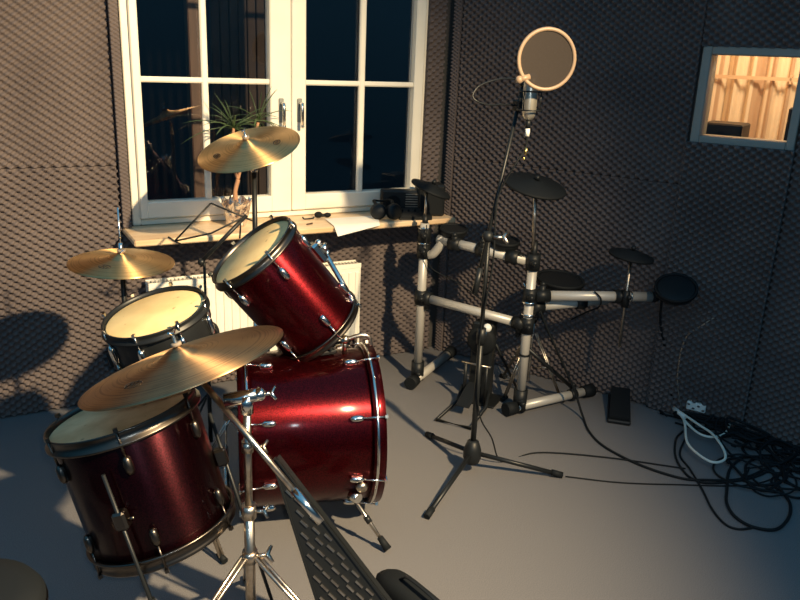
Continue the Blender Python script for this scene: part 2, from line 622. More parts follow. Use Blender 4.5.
# control room
cr = MB()
cr.box((.9, 1.55, .4), (3.6, 1.6, 2.45))
cr.box((.9, .13, .4), (.95, 1.55, 2.45)).box((3.55, .13, .4), (3.6, 1.55, 2.45))
cr.box((.9, .13, 2.40), (3.6, 1.6, 2.45)).box((.9, .13, .35), (3.6, 1.6, .4))
struct(cr.build('wall_control_room', 'cream_tile', None, RW))
cu = MB()
n = 260
vs = []; fs = []
for i in range(n + 1):
    u = .98 + 2.5 * i / n
    d = 1.36 + .028 * math.sin(u * 62) + .012 * math.sin(u * 151)
    vs += [(u, d, .45), (u, d, 2.36)]
for i in range(n):
    fs.append((2 * i, 2 * i + 2, 2 * i + 3, 2 * i + 1))
cu.add(vs, fs, True)
k = len(cu.v)
cu.add([(v[0], v[1] + .004, v[2]) for v in vs], [tuple(reversed(f)) for f in fs], True)
curtain = cu.build('curtain', 'curtain', None, RW)
tag(curtain, 'cream and brown striped pleated curtain behind the small control room window', 'curtain')
rl = MB().box((.96, 1.30, 1.595), (3.5, 1.312, 1.615))
for i in range(6):
    rl.box((1.0 + i * .49, 1.30, 1.58), (1.012 + i * .49, 1.345, 1.63))
tag(rl.build('curtain_rail', 'cream_tile', None, RW), 'pale horizontal rail across the striped curtain in the lit room', 'rail')
dk = MB().box((.97, .28, 1.06), (3.4, .95, 1.10), bev=.004)
for (x, y) in ((1.0, .31), (3.34, .31), (1.0, .88), (3.34, .88)):
    dk.box((x, y, .4), (x + .04, y + .04, 1.07))
tag(dk.build('desk', 'desk', None, RW), 'long dark desk behind the small control room window', 'desk')
def monitor(u, d, w, h, label):
    T = RW @ Matrix.Translation((u, d, 1.10))
    root = thing('monitor_speaker', T.translation, label, 'speaker', 'speakers on the control room desk')
    b = MB().box((-w / 2, -.11, 0), (w / 2, .11, h), bev=.008)
    part(b, 'cabinet', 'black_plastic', root, T)
    c = MB().lathe([(.0001, 0), (.03, -.004), (w * .33, .01), (w * .38, .012)], 24, Matrix.Translation((0, -.122, h * .36)) @ Matrix.Rotation(PI / 2, 4, 'X'))
    part(c, 'woofer', 'rubber', root, T)
    c = MB().lathe([(.0001, .004), (.014, .0), (.026, .006)], 20, Matrix.Translation((0, -.118, h * .78)) @ Matrix.Rotation(PI / 2, 4, 'X'))
    part(c, 'tweeter', 'black_metal', root, T)
monitor(1.35, .48, .19, .292, 'black box speaker at the left behind the control room glass')
monitor(1.745, .48, .22, .388, 'taller black speaker at the right behind the control room glass')

# radiator ---------------------------------------------------------------
rad = thing('radiator', (1.2, 3.62, .17), 'white panel radiator on the wall below the big window', 'radiator')
rb = MB()
rb.box((.66, 3.545, .175), (1.737, 3.562, .575), bev=.004)
for i in range(27):
    x = .69 + i * .0392
    rb.box((x, 3.539, .20), (x + .021, 3.546, .555), bev=.003)
part(rb, 'panel', 'rad_white', rad)
rg = MB().box((.655, 3.542, .575), (1.742, 3.55, .60)).box((.655, 3.61, .575), (1.742, 3.618, .60))
for i in range(59):
    x = .657 + i * .0185
    rg.box((x, 3.549, .583), (x + .007, 3.611, .596))
part(rg, 'top_grille', 'rad_white', rad)
for x in (.655, 1.736):
    part(MB().box((x, 3.546, .175), (x + .006, 3.615, .578)), 'side_panel', 'rad_white', rad)
part(MB().tube([(1.73, 3.60, .21), (1.76, 3.60, .21), (1.76, 3.60, .0)], .009, 10), 'pipe', 'rad_white', rad)

# ------------------------------------------------------------------ drums
def lug_positions(R, n, ph):
    return [(ph + 2 * PI * k / n) for k in range(n)]

def drum(name, P, N, R, L, shell, head, label, n=6, ph=0.0, hoop_mat='chrome', hoop_h=.038, bass=False, ref=(0, 1, 0), lug_len=.05, hw='chrome'):
    """drum with its top head centre at P, axis N pointing out of the top head"""
    F = frame(P, N, ref)
    base = V(P) - V(N).normalized() * L
    root = thing(name, tuple(base), label, 'drum')
    s = MB().lathe([(R - .012, -.006), (R - .002, -.006), (R, -.010), (R, -L + .010), (R - .002, -L + .006), (R - .012, -L + .006)], 72)
    sh = part(s, 'shell', shell, root, F)
    part(MB().lathe([(.0001, -.003), (R * .98, -.003), (R + .002, -.006), (R + .002, -.014)], 72), 'batter_head', head, root, F)
    part(MB().lathe([(.0001, -L + .002), (R * .98, -L + .002), (R + .002, -L + .006), (R + .002, -L + .012)], 72), 'resonant_head', head, root, F)
    ho = R + .010
    for (zc, sg) in ((0, 1), (-L, -1)):
        if bass:
            pr = [(ho - .004, zc + sg * .018), (ho + .006, zc + sg * .018), (ho + .006, zc - sg * .024), (ho - .004, zc - sg * .024)]
            h = part(MB().lathe(pr, 72, close=True), 'hoop', shell, root, F)
            pr = [(ho + .0062, zc - sg * .006), (ho + .010, zc - sg * .0075), (ho + .010, zc - sg * .0155), (ho + .0062, zc - sg * .017)]
            part(MB().lathe(pr, 72, close=True), 'inlay', 'chrome', h, F)
        else:
            pr = [(R + .004, zc + sg * .009), (R + .0085, zc + sg * .0105), (R + .0105, zc + sg * .007), (R + .0075, zc + sg * .002), (R + .0075, zc - sg * (hoop_h - .020)),
                  (R + .016, zc - sg * (hoop_h - .016)), (R + .016, zc - sg * (hoop_h - .010)), (R + .004, zc - sg * (hoop_h - .010))]
            part(MB().lathe(pr, 72, close=True), 'hoop', hoop_mat, root, F)
    for a in lug_positions(R, n, ph):
        ca, sa = math.cos(a), math.sin(a)
        Rz = Matrix.Rotation(a, 4, 'Z')
        spots = [(-.055 - lug_len * .5, 1), (-L + .055 + lug_len * .5, -1)]
        if L < .2: spots = [(-L / 2, 1)]
        for (zc, sg) in spots:
            lg = MB()
            ll = lug_len if L > .2 else L - .07
            prof = [(.0001, -ll / 2), (.006, -ll / 2), (.011, -ll * .3), (.012, 0), (.011, ll * .3), (.006, ll / 2), (.0001, ll / 2)]
            lg.lathe(prof, 12, Rz @ Matrix.Translation((R + .008, 0, zc)))
            lg.box((R - .002, -.010, zc - ll * .42), (R + .008, .010, zc + ll * .42), Rz, bev=.003)
            lo = part(lg, 'lug', hw, root, F)
            ends = [(zc + sg * ll / 2, (0.012 if sg > 0 else -L - .012))]
            if L < .2: ends.append((zc - ll / 2, -L - .012))
            for (za, zb) in ends:
                rd = MB()
                rr = R + .0125 if not bass else R + .024
                rd.tube([Rz @ V((R + .009 if not bass else R + .012, 0, za)), Rz @ V((rr, 0, zb))], .0032, 8)
                sgn = 1 if zb > -L / 2 else -1
                rd.box((rr - .005, -.005, min(zb, zb + .010 * sgn)), (rr + .005, .005, max(zb, zb + .010 * sgn)), Rz)
                if bass:
                    rd.box((R + .004, -.009, min(zb + sgn * .004, zb + sgn * .010)), (R + .030, .009, max(zb + sgn * .004, zb + sgn * .010)), Rz, bev=.002)
                part(rd, 'tension_rod', hw, lo, F)
    return root, F

# floor tom, near left
ft, FT = drum('floor_tom', (.281, 1.999, .711), (-.221, .18, .958), .190, .365, 'shaded', 'head_worn',
              'wine red floor tom with a worn brown skin, nearest drum at the lower left', n=6, ph=.35, hoop_mat='dark_chrome', hw='dark_chrome')
FTi = FT.inverted()
for i, a in enumerate((2.05, 4.25, 6.05)):
    # leg brackets and legs that reach the floor
    ca, sa = math.cos(a), math.sin(a)
    rr = .190
    top = FT @ V(((rr + .024) * ca, (rr + .024) * sa, -.10))
    d = (FT.to_3x3() @ V((0, 0, -1))).normalized()
    t = (top.z - .012) / -d.z
    foot = top + d * t
    lg = MB().tube([top - d * .02, foot], .0052, 10)
    l = part(lg, 'leg', 'black_metal', ft)
    part(MB().tube([foot - d * .03, foot + d * .006], [.011, .013], 10), 'rubber_foot', 'rubber', l)
    b = MB().box((rr - .002, -.017, -.235), (rr + .034, .017, -.185), Matrix.Rotation(a, 4, 'Z'), bev=.006)
    b.tube([Matrix.Rotation(a, 4, 'Z') @ V((rr + .02, .015, -.21)), Matrix.Rotation(a, 4, 'Z') @ V((rr + .02, .035, -.21))], .004, 8)
    part(b, 'leg_bracket', 'dark_chrome', ft, FT)

# snare
sn, SN = drum('snare_drum', (.468, 2.453, .823), (-.272, -.053, .961), .160, .14, 'black_metal', 'head',
              'snare drum with pale skin between the small level cymbal and the big tilted cymbal', n=8, ph=.2, hoop_mat='black_metal', hoop_h=.028)
# rack tom
rt, RT = drum('rack_tom', (.815, 2.510, .987), (-.618, .092, .781), .160, .385, 'red', 'head',
              'glossy red tom with a cream skin, tilted steeply in front of the window sill', n=6, ph=.62, hoop_mat='dark_chrome', hoop_h=.032)
# bass drum
bd, BD = drum('bass_drum', (1.195, 2.345, .337), (.957, -.282, 0), .277, .455, 'red', 'black_plastic',
              'large red bass drum lying on its side on the floor under the tom', n=8, ph=PI / 8 * .7, bass=True, ref=(0, 0, 1))
# bass drum spurs
ax = V((.957, -.282, 0)); side = V((-.282, -.957, 0)).normalized()
for s_, foot in ((1, V((1.123, 2.016, .012))), (-1, V((1.30, 2.68, .012)))):
    c0 = V((1.205, 2.345, .337)) - ax * .10 + side * s_ * .24 + V((0, 0, -.165))
    br = MB().tube([c0 - side * s_ * .01, c0 + side * s_ * .02 + ax * .02], [.022, .018], 14)
    part(br, 'spur_bracket', 'chrome', bd)
    sp = part(MB().tube([c0, c0.lerp(foot, .45), foot], [.0075, .0075, .0055], 10), 'spur', 'old_chrome', bd)
    part(MB().tube([c0.lerp(foot, .38), c0.lerp(foot, .5)], .011, 10), 'spur_clamp', 'black_metal', sp)
    part(MB().tube([foot + (c0 - foot).normalized() * .05, foot], [.011, .015], 12), 'rubber_foot', 'rubber', sp)
# round air vent badge on the shell
bb = BD.inverted() @ (V((1.205, 2.345, .337)) - ax * .07 + side * .255 + V((0, 0, -.115)))
aa = math.atan2(bb.y, bb.x)
T = BD @ Matrix.Rotation(aa, 4, 'Z') @ Matrix.Translation((.286, 0, bb.z)) @ Matrix.Rotation(PI / 2, 4, 'Y')
part(MB().lathe([(.0001, .012), (.012, .013), (.018, .009), (.022, .0), (.022, -.004)], 20), 'knob', 'old_chrome', bd, T)
# tom holder on the bass drum
c1 = V((1.205, 2.345, .337)) - ax * .17 + V((0, 0, .285))
hb = MB().box((-.035, -.025, -.004), (.035, .025, .012), Matrix.Translation(c1), bev=.004)
hb.tube([c1, c1 + V((0, .0, .085))], .015, 14)
hb.tube([c1 + V((0, 0, .08)), c1 + V((.03, 0, .12))], .019, 14).ball(c1 + V((.0, 0, .09)), .025)
tomc = V(RT @ V((-.0, .0, -.22)))
hp = part(hb, 'tom_mount', 'black_metal', bd)
# tom arm goes to the bracket on the far side of the tom
tside = RT @ V((0.165, 0.02, -.17))
tb = MB().box((.158, -.03, -.205), (.19, .03, -.125), None, bev=.008)
tb.tube([(.19, -.022, -.165), (.21, .0, -.165), (.19, .022, -.165)], .012, 12)
tb.ball((.197, 0, -.14), .013).ball((.197, 0.0, -.19), .013)
part(tb, 'tom_bracket', 'chrome', rt, RT)
wpos = RT @ V((.195, 0, -.165))
part(MB().tube([c1 + V((.03, 0, .11)), c1 + V((.12, .01, .16)), wpos], .0095, 12), 'tom_arm', 'chrome', hp)
# memory rod on top of the bass drum, bent back over the hoop
q = V((1.205, 2.345, .337))
mr = MB().tube(spline([q - ax * .10 + V((0, 0, .33)), q - ax * .04 + V((0, 0, .345)), q - ax * .012 + V((0, 0, .335)), q - ax * .004 + V((0, 0, .305))]), .008, 10)
mr.ball(q - ax * .10 + V((0, 0, .33)), .017)
mr.tube([q - ax * .10 + V((0, 0, .33)), q - ax * .10 + V((0, 0, .28))], .009, 10)
part(mr, 'hoop_guard', 'old_chrome', bd)

# ------------------------------------------------------------------ cymbals
def cymbal(P, N, R, m, label, bell=.055, logos=(), bow=.025):
    F = frame(P, N, (0, 1, 0))
    root = thing('cymbal', tuple(P), label, 'cymbal')
    pr = []
    top = bow + bell * .36
    for i in range(9):
        t = i / 8
        pr.append((max(.004, bell * t), bow * .98 + bell * .36 * math.cos(t * PI / 2) ** 1.2))
    for i in range(1, 17):
        t = i / 16
        pr.append((bell + (R - bell) * t, bow * .98 * (1 - t ** 1.5)))
    back = [(r, z - .0018) for (r, z) in reversed(pr)]
    b = MB().lathe(pr + back, 96, close=True)
    part(b, 'body', m, root, F)
    part(MB().lathe([(.0055, top + .001), (.014, top + .001), (.014, top + .010), (.0055, top + .010)], 16, close=True).lathe(
        [(.0055, bow - .012), (.018, bow - .012), (.018, bow + .002), (.0055, bow + .002)], 16, close=True), 'felt_washer', 'bell_brown', root, F)
    def zs(r):
        t = max(0, (r - bell) / (R - bell))
        return bow * .98 * (1 - t ** 1.5) + .0006
    for (ang, rad, size) in logos:
        lm = MB()
        # worn oval maker's mark made of loose pen-like strokes
        strokes = [[(math.cos(t) * 1.0, math.sin(t) * .55) for t in np.linspace(.3, 6.0, 22)],
                   [(-.9, -.1), (-.5, .6), (-.3, -.5), (.0, .5), (.15, -.6), (.5, .55), (.7, -.3), (1.1, .2)],
                   [(-.6, -.2), (0, .05), (.7, .0)]]
        for st in strokes:
            pts = []
            for (x, y) in st:
                xx = rad + y * size; yy = x * size
                p = Matrix.Rotation(ang, 4, 'Z') @ V((xx, yy, 0))
                pts.append(V((p.x, p.y, zs(math.hypot(p.x, p.y)))))
            lm.tube(pts, size * .07, 5, flat=.12)
        part(lm, 'maker_mark', 'dark_ink', root, F)
    return root, F, top

def tilt_part(F, top): return F @ V((0, 0, top + .02))

def tripod(root, c, hub_z, reach, angs, m, dbl=True, foot_r=.012, low=.07, r=.0055):
    for a in angs:
        d = V((math.cos(a), math.sin(a), 0))
        foot = V((c[0], c[1], .012)) + d * reach
        a0 = V((c[0], c[1], hub_z)) + d * .018
        a1 = V((c[0], c[1], low)) + d * .018
        s = d.cross(V((0, 0, 1))) * (.009 if dbl else 0)
        lg = MB()
        if dbl:
            lg.tube([a0 + s, foot + s * .6 + V((0, 0, .006))], r, 8).tube([a0 - s, foot - s * .6 + V((0, 0, .006))], r, 8)
            mid = a0.lerp(foot, .52)
            lg.tube([a1, mid], r * .8, 8)
            lg.tube([mid + s * 1.6, mid - s * 1.6], r * .8, 8)
        else:
            lg.tube([a0, foot + V((0, 0, .004))], r, 10)
        l = part(lg, 'leg', m, root)
        part(MB().tube([foot - d * .022 + V((0, 0, .008)), foot + d * .02 + V((0, 0, 0))], [foot_r * .8, foot_r], 10), 'rubber_foot', 'rubber', l)

def wing(mb, p, d, s=.02):
    d = V(d).normalized()
    mb.tube([p, V(p) + d * s * 1.1], s * .22, 8)
    q = V(p) + d * s * 1.1
    o = d.orthogonal().normalized()
    mb.tube([q - o * s * .8 + d * s * .5, q, q + o * s * .8 + d * s * .5], [s * .18, s * .3, s * .18], 8)

# big tilted ride, near
RP, RN = V((.423, 1.883, .868)), V((-.242, .216, .946))
ride, RF, rtop = cymbal(RP, RN, .268, M['old_brass'], 'largest cymbal, tilted bronze disc between the floor tom and the snare', bell=.062,
                        logos=((3.75, .165, .028),), bow=.028)
# small cymbal on the far left
HP, HN = V((.427, 2.777, .914)), V((.02, -.052, .998))
hh, HF, htop = cymbal(HP, HN, .180, M['brass'], 'level brass cymbal on the thin rod at the left wall, above the snare', bell=.05,
                      logos=((4.0, .105, .022),), bow=.020)
# crash in front of the window
CP, CN = V((.967, 2.994, 1.276)), V((-.314, -.183, .932))
cr_, CF, ctop = cymbal(CP, CN, .205, M['brass'], 'highest brass cymbal, tilted in front of the window panes', bell=.055,
                       logos=((5.6, .12, .022), (3.1, .13, .022)), bow=.022)

# ride stand (boom)
c = V((.555, 1.776, 0))
rs = thing('cymbal_stand', (c.x, c.y, 0), 'chrome boom stand between the floor tom and the bass drum, holding the largest cymbal', 'cymbal stand')
part(MB().tube([(c.x, c.y, .10), (c.x, c.y, .46)], .0145, 14).tube([(c.x, c.y, .44), (c.x, c.y, .475)], .018, 14), 'lower_tube', 'old_chrome', rs)
part(MB().tube([(c.x, c.y, .46), (c.x, c.y, .775)], .0105, 14), 'upper_tube', 'old_chrome', rs)
rtopP = RF @ V((0, 0, rtop + .028))
rbot = RF @ V((0, 0, -.03))
b0 = V((.535, 1.783, .792))
dr = (V((.690, 1.600, .492)) - V((.43, 1.85, .862))).normalized()
bt = V((.690, 1.600, .492))
b_top = V((.452, 1.868, .838))
bm = part(MB().tube([b_top, bt], .0085, 12), 'boom_arm', 'old_chrome', rs)
part(MB().tube([bt, bt - (bt - b_top).normalized() * .11], .0115, 12), 'boom_grip', 'chrome', bm)
tl = MB().tube([b_top, rbot.lerp(b_top, .2)], .009, 10).tube([rbot, rtopP], .0045, 10)
tl.tube([b_top, rbot], .008, 10)
part(tl, 'tilter', 'old_chrome', rs)
wn = MB(); wing(wn, RF @ V((0, 0, rtop + .012)), RN, .018)
part(wn, 'wing_nut', 'chrome', rs)
cl = MB().tube([b0 + V((-.028, .02, -.008)), b0 + V((.05, -.02, .012))], [.019, .017], 14).ball(b0 + V((.05, -.02, .012)), .018)
cl.tube([b0 + V((0.02, -.008, -.04)), b0 + V((.02, -.008, .01))], .017, 12)
wing(cl, b0 + V((.055, -.024, .013)), (.9, -.35, .1), .022)
part(cl, 'boom_clamp', 'chrome', rs)
for (z0_, z1_, r_, d_, sw) in ((.44, .48, .020, (.9, -.4, 0), .022), (.64, .67, .016, (.9, -.4, 0), .022), (.30, .335, .021, (.9, -.3, .1), .028)):
    cl = MB().tube([(c.x, c.y, z0_), (c.x, c.y, z1_)], r_, 14)
    wing(cl, (c.x + .014, c.y - .009, (z0_ + z1_) / 2), d_, sw)
    part(cl, 'height_clamp', 'old_chrome', rs)
tripod(rs, (c.x, c.y), .32, .30, (math.radians(-168), math.radians(-40), math.radians(75)), 'old_chrome', low=.12)

# small cymbal stand (thin rod far left)
c = V((.427, 2.782, 0))
hs = thing('cymbal_stand', (c.x, c.y, 0), 'thin stand with long chrome rod behind the snare, holding the level cymbal', 'cymbal stand')
part(MB().tube([(c.x, c.y, .06), (c.x, c.y, .55)], .0125, 14), 'lower_tube', 'chrome', hs)
part(MB().tube([(c.x, c.y, .55), (c.x, c.y, .90)], .009, 12), 'upper_tube', 'black_metal', hs)
part(MB().tube([(c.x, c.y, .88), (c.x, c.y, 1.11)], .0035, 10), 'pull_rod', 'chrome', hs)
cl = MB().tube([(c.x, c.y, .935), (c.x, c.y, .985)], .0085, 12); wing(cl, (c.x, c.y - .006, .955), (0, -1, .1), .012)
part(cl, 'clutch', 'chrome', hs)
tripod(hs, (c.x, c.y), .28, .25, (math.radians(-100), math.radians(20), math.radians(140)), 'chrome', low=.08)

# crash stand
c = V((.985, 2.99, 0))
ks = thing('cymbal_stand', (c.x, c.y, 0), 'tall black straight stand behind the red tom, holding the highest cymbal', 'cymbal stand')
part(MB().tube([(c.x, c.y, .08), (c.x, c.y, .60)], .0145, 14), 'lower_tube', 'chrome', ks)
part(MB().tube([(c.x, c.y, .60), (c.x, c.y, 1.20)], .0105, 14), 'upper_tube', 'black_metal', ks)
k0 = CF @ V((0, 0, -.035)); k1 = CF @ V((0, 0, ctop + .035))
part(MB().tube([(c.x, c.y, 1.19), k0], .009, 10).ball((c.x, c.y, 1.195), .016).tube([k0, k1], .004, 10), 'tilter', 'chrome', ks)
wn = MB(); wing(wn, CF @ V((0, 0, ctop + .012)), CN, .016)
part(wn, 'wing_nut', 'chrome', ks)
part(MB().tube([(c.x, c.y, .585), (c.x, c.y, .625)], .020, 14), 'height_clamp', 'chrome', ks)
tripod(ks, (c.x, c.y), .30, .27, (math.radians(200), math.radians(80), math.radians(-5)), 'chrome', low=.10)

# snare stand
sc_ = SN @ V((0, 0, -.14))
c = V((sc_.x + .02, sc_.y, 0))
ss = thing('snare_stand', (c.x, c.y, 0), 'folding metal basket stand under the snare drum', 'drum stand')
part(MB().tube([(c.x, c.y, .06), (c.x, c.y, .50)], .012, 14), 'lower_tube', 'chrome', ss)
part(MB().tube([(c.x, c.y, .50), (c.x, c.y, .57)], .010, 12).ball((c.x, c.y, .575), .02), 'basket_joint', 'black_metal', ss)
for a in (.6, 2.7, 4.8):
    p0 = V((c.x, c.y, .575))
    p1 = SN @ V((.178 * math.cos(a), .178 * math.sin(a), -.162))
    p2 = SN @ V((.193 * math.cos(a), .193 * math.sin(a), -.158))
    p3 = SN @ V((.193 * math.cos(a), .193 * math.sin(a), -.115))
    g = part(MB().tube([p0, p0.lerp(p1, .5) - V((0, 0, .012)), p1, p2], .0065, 8), 'basket_arm', 'black_metal', ss)
    part(MB().tube([p1, p2, p3], .010, 8), 'rubber_tip', 'rubber', g)
tripod(ss, (c.x, c.y), .30, .26, (math.radians(-75), math.radians(40), math.radians(170)), 'old_chrome', low=.08)

# bass drum pedal at the beater side
bc = V((1.205, 2.345, .337)) - ax * .46
pd = thing('bass_drum_pedal', (bc.x - .12, bc.y + .02, 0), 'small chrome foot pedal at the beater side of the bass drum', 'pedal')
pu = frame((bc.x, bc.y, 0), (0, 0, 1), (0, 1, 0))
def L2(a, s, z): return V((bc.x, bc.y, 0)) - ax * a + side * s + V((0, 0, z))
XP = Matrix(((-ax.x, side.x, 0, bc.x), (-ax.y, side.y, 0, bc.y), (0, 0, 1, 0), (0, 0, 0, 1)))
part(MB().box((.05, -.05, .0), (.36, .05, .012), XP, bev=.003), 'base_plate', 'chrome', pd)
part(MB().tube([L2(.36, 0, .03), L2(.10, 0, .095)], .004, 8).prism([(.10, -.035), (.34, -.045), (.34, .045), (.10, .035)], 0, .008, Matrix.Translation((0, 0, .0)) @ XP @ Matrix.Translation((0, 0, .105)) @ Matrix.Rotation(.24, 4, 'Y')), 'footboard', 'chrome', pd)
for s_ in (-.06, .06):
    part(MB().tube([L2(.07, s_, .006), L2(.07, s_, .23)], .008, 10), 'post', 'chrome', pd)
part(MB().tube([L2(.07, -.07, .23), L2(.07, .07, .23)], .007, 10), 'axle', 'chrome', pd)
bt_ = part(MB().tube([L2(.07, 0, .23), L2(.065, 0, .40)], .004, 8), 'beater_rod', 'chrome', pd)
part(MB().tube([L2(.025, 0, .40), L2(.075, 0, .40)], .024, 14), 'beater', 'bell_brown', bt_)

# ------------------------------------------------------------------ music stand by the window
ms = thing('music_stand', (.83, 2.99, 0), 'folding black wire music stand with open arms in front of the window sill', 'music stand')
mp = (.765, 2.96)
part(MB().tube([(mp[0], mp[1], .30), (mp[0], mp[1], .84)], .0055, 10), 'upper_tube', 'black_metal', ms)
part(MB().tube([(mp[0], mp[1], .05), (mp[0], mp[1], .34)], .009, 10), 'lower_tube', 'black_metal', ms)
part(MB().tube([(.750, 2.953, .842), (.930, 2.925, 1.025)], .008, 10).ball((.752, 2.953, .842), .015), 'spine', 'black_metal', ms)
for pts in (((.669, 3.026, .917), (.81, 3.0, 1.065)), ((.81, 3.0, 1.065), (.954, 2.93, 1.000)), ((.669, 3.026, .917), (.800, 2.975, .95), (.926, 2.92, 1.022)),
            ((.645, 3.03, .935), (.669, 3.026, .917), (.69, 3.02, .905)), ((.905, 2.92, 1.0), (.905, 2.94, .93))):
    part(MB().tube(pts, .0036, 8), 'arm', 'black_metal', ms)
tripod(ms, mp, .26, .24, (math.radians(-20), math.radians(110), math.radians(215)), 'black_metal', dbl=False, low=.08, r=.005)

# ------------------------------------------------------------------ on the window sill
ZL = .846
pt = thing('potted_plant', (1.075, 3.53, ZL), 'spiky green potted plant in crinkled silver foil behind the highest cymbal', 'plant')
pot = MB()
prof = []
n = 40
rows = [(0.035, 0), (.045, .01), (.052, .05), (.060, .09), (.072, .125), (.066, .127), (.055, .10), (.0001, .09)]
vs = []; fs = []
for i, (r, z) in enumerate(rows):
    for k in range(n):
        a = 2 * PI * k / n
        w = 1 + (.06 * math.sin(7 * a + i) + .05 * math.sin(11 * a + 2 * i)) * (1 if r > .01 else 0)
        vs.append((1.075 + r * w * math.cos(a), 3.53 + r * w * math.sin(a), ZL + z + (.012 * math.sin(9 * a) if 3 < i < 6 else 0)))
for i in range(len(rows) - 1):
    for k in range(n):
        j = (k + 1) % n
        fs.append((i * n + k, i * n + j, (i + 1) * n + j, (i + 1) * n + k))
pot.add(vs, fs, False)
part(pot, 'foil_wrap', 'foil', pt)
stm = MB()
stm.tube(spline([(1.075, 3.53, ZL + .09), (1.070, 3.53, ZL + .16), (1.085, 3.53, ZL + .22)]), [.011] * 10 + [.010] * 11, 10)
stm.tube(spline([(1.085, 3.53, ZL + .22), (1.066, 3.53, ZL + .28), (1.060, 3.53, ZL + .36), (1.07, 3.53, ZL + .455)]), .007, 8)
stm.tube(spline([(1.085, 3.53, ZL + .22), (1.110, 3.53, ZL + .30), (1.155, 3.54, ZL + .36), (1.19, 3.54, ZL + .48)]), .007, 8)
part(stm, 'trunk', 'bark', pt)
for (cx, cy, cz, nn_, ln_) in ((1.07, 3.53, ZL + .455, 24, .26), (1.19, 3.54, ZL + .49, 20, .21)):
    for k in range(nn_):
        a = k * 2.4 + random.uniform(-.3, .3)
        el = random.uniform(-.1, 1.25)
        ln = ln_ * random.uniform(.7, 1.1)
        lf = MB()
        pts = []
        for t in np.linspace(0, 1, 8):
            h = ln * t
            x = math.cos(a) * math.cos(el) * h
            y = math.sin(a) * math.cos(el) * h * .45
            z = math.sin(el) * h - .35 * ln * t * t * (1.3 - el * .5)
            pts.append(V((cx + x, cy + y, cz + z)))
        lf.tube(pts, [.0035 + .0025 * math.sin(PI * min(1, t * 1.15)) if t < .99 else .0006 for t in np.linspace(0, 1, 8)], 6, flat=.3)
        part(lf, 'leaf', 'leaf', pt)

# headphones
hpn = thing('headphones', (1.84, 3.47, ZL), 'black over-ear headphones lying on the right end of the sill', 'headphones')
for (x, y, nx) in ((1.785, 3.45, -.55), (1.865, 3.425, .15)):
    F = frame((x, y, ZL + .044), (nx, -1, .25))
    cup = part(MB().lathe([(.0001, .018), (.028, .017), (.040, .008), (.042, -.004), (.036, -.012)], 28), 'ear_cup', 'black_plastic', hpn, F)
    part(MB().lathe([(.016, -.026), (.028, -.032), (.038, -.024), (.038, -.014), (.016, -.012)], 28, close=True), 'cushion', 'rubber', cup, F)
part(MB().tube(spline([(1.785, 3.475, ZL + .075), (1.80, 3.53, ZL + .085), (1.85, 3.56, ZL + .075), (1.89, 3.52, ZL + .085), (1.868, 3.45, ZL + .075)]), .009, 10, flat=.6), 'headband', 'rubber', hpn)

# paper sheet hanging over the edge
pp = MB()
nU, nV = 14, 10
A = V((1.53, 3.54, 0)); B_ = V((1.82, 3.53, 0)); Cc = V((1.745, 3.350, 0)); D_ = V((1.495, 3.300, 0))
vs = []; fs = []
for i in range(nV + 1):
    for j in range(nU + 1):
        u = j / nU; v = i / nV
        p = A.lerp(B_, u).lerp(D_.lerp(Cc, u), v)
        z = ZL + .0035 + .003 * math.sin(u * 5) * (1 - v) ** .5 * 0
        over = max(0, 3.372 - p.y)
        z -= over * .42 + over * over * 1.1
        vs.append((p.x, p.y, z + .0015))
for i in range(nV):
    for j in range(nU):
        a = i * (nU + 1) + j
        fs.append((a, a + 1, a + nU + 2, a + nU + 1))
pp.add(vs, fs, True)
m_ = len(vs)
pp.add([(x, y, z - .0012) for (x, y, z) in vs], [tuple(reversed(f)) for f in fs], True)
tag(build_at(pp, 'paper_sheet', 'paper', (1.6, 3.45, ZL)), 'white paper sheet hanging over the front edge of the window sill', 'paper')

# small things beside the paper
kb = thing('microphone_clip', (1.52, 3.58, ZL), 'small dark clip with two round knobs lying on the sill near the window centre', 'clip')
part(MB().ball((1.515, 3.585, ZL + .017), .017, sc=(1.3, 1, .95)), 'knob', 'rubber', kb)
part(MB().ball((1.562, 3.580, ZL + .014), .014, sc=(1.4, 1, .9)), 'knob', 'rubber', kb)
part(MB().tube([(1.50, 3.585, ZL + .013), (1.57, 3.58, ZL + .013)], .008, 8), 'bar', 'black_plastic', kb)
gl_ = MB().tube(spline([(1.425, 3.575, ZL + .012), (1.43, 3.565, ZL + .005), (1.455, 3.563, ZL + .005), (1.48, 3.57, ZL + .005), (1.488, 3.58, ZL + .008)]), .0038, 8)
tag(build_at(gl_, 'bent_wire', 'black_metal', (1.45, 3.57, ZL)), 'short bent dark wire lying on the sill left of the small clip', 'wire')
pn = MB().tube([(1.395, 3.445, ZL + .004), (1.43, 3.46, ZL + .004)], .004, 8)
tag(build_at(pn, 'pencil_stub', 'dark_wood', (1.41, 3.45, ZL)), 'tiny dark pencil stub lying near the front edge of the sill', 'pencil')

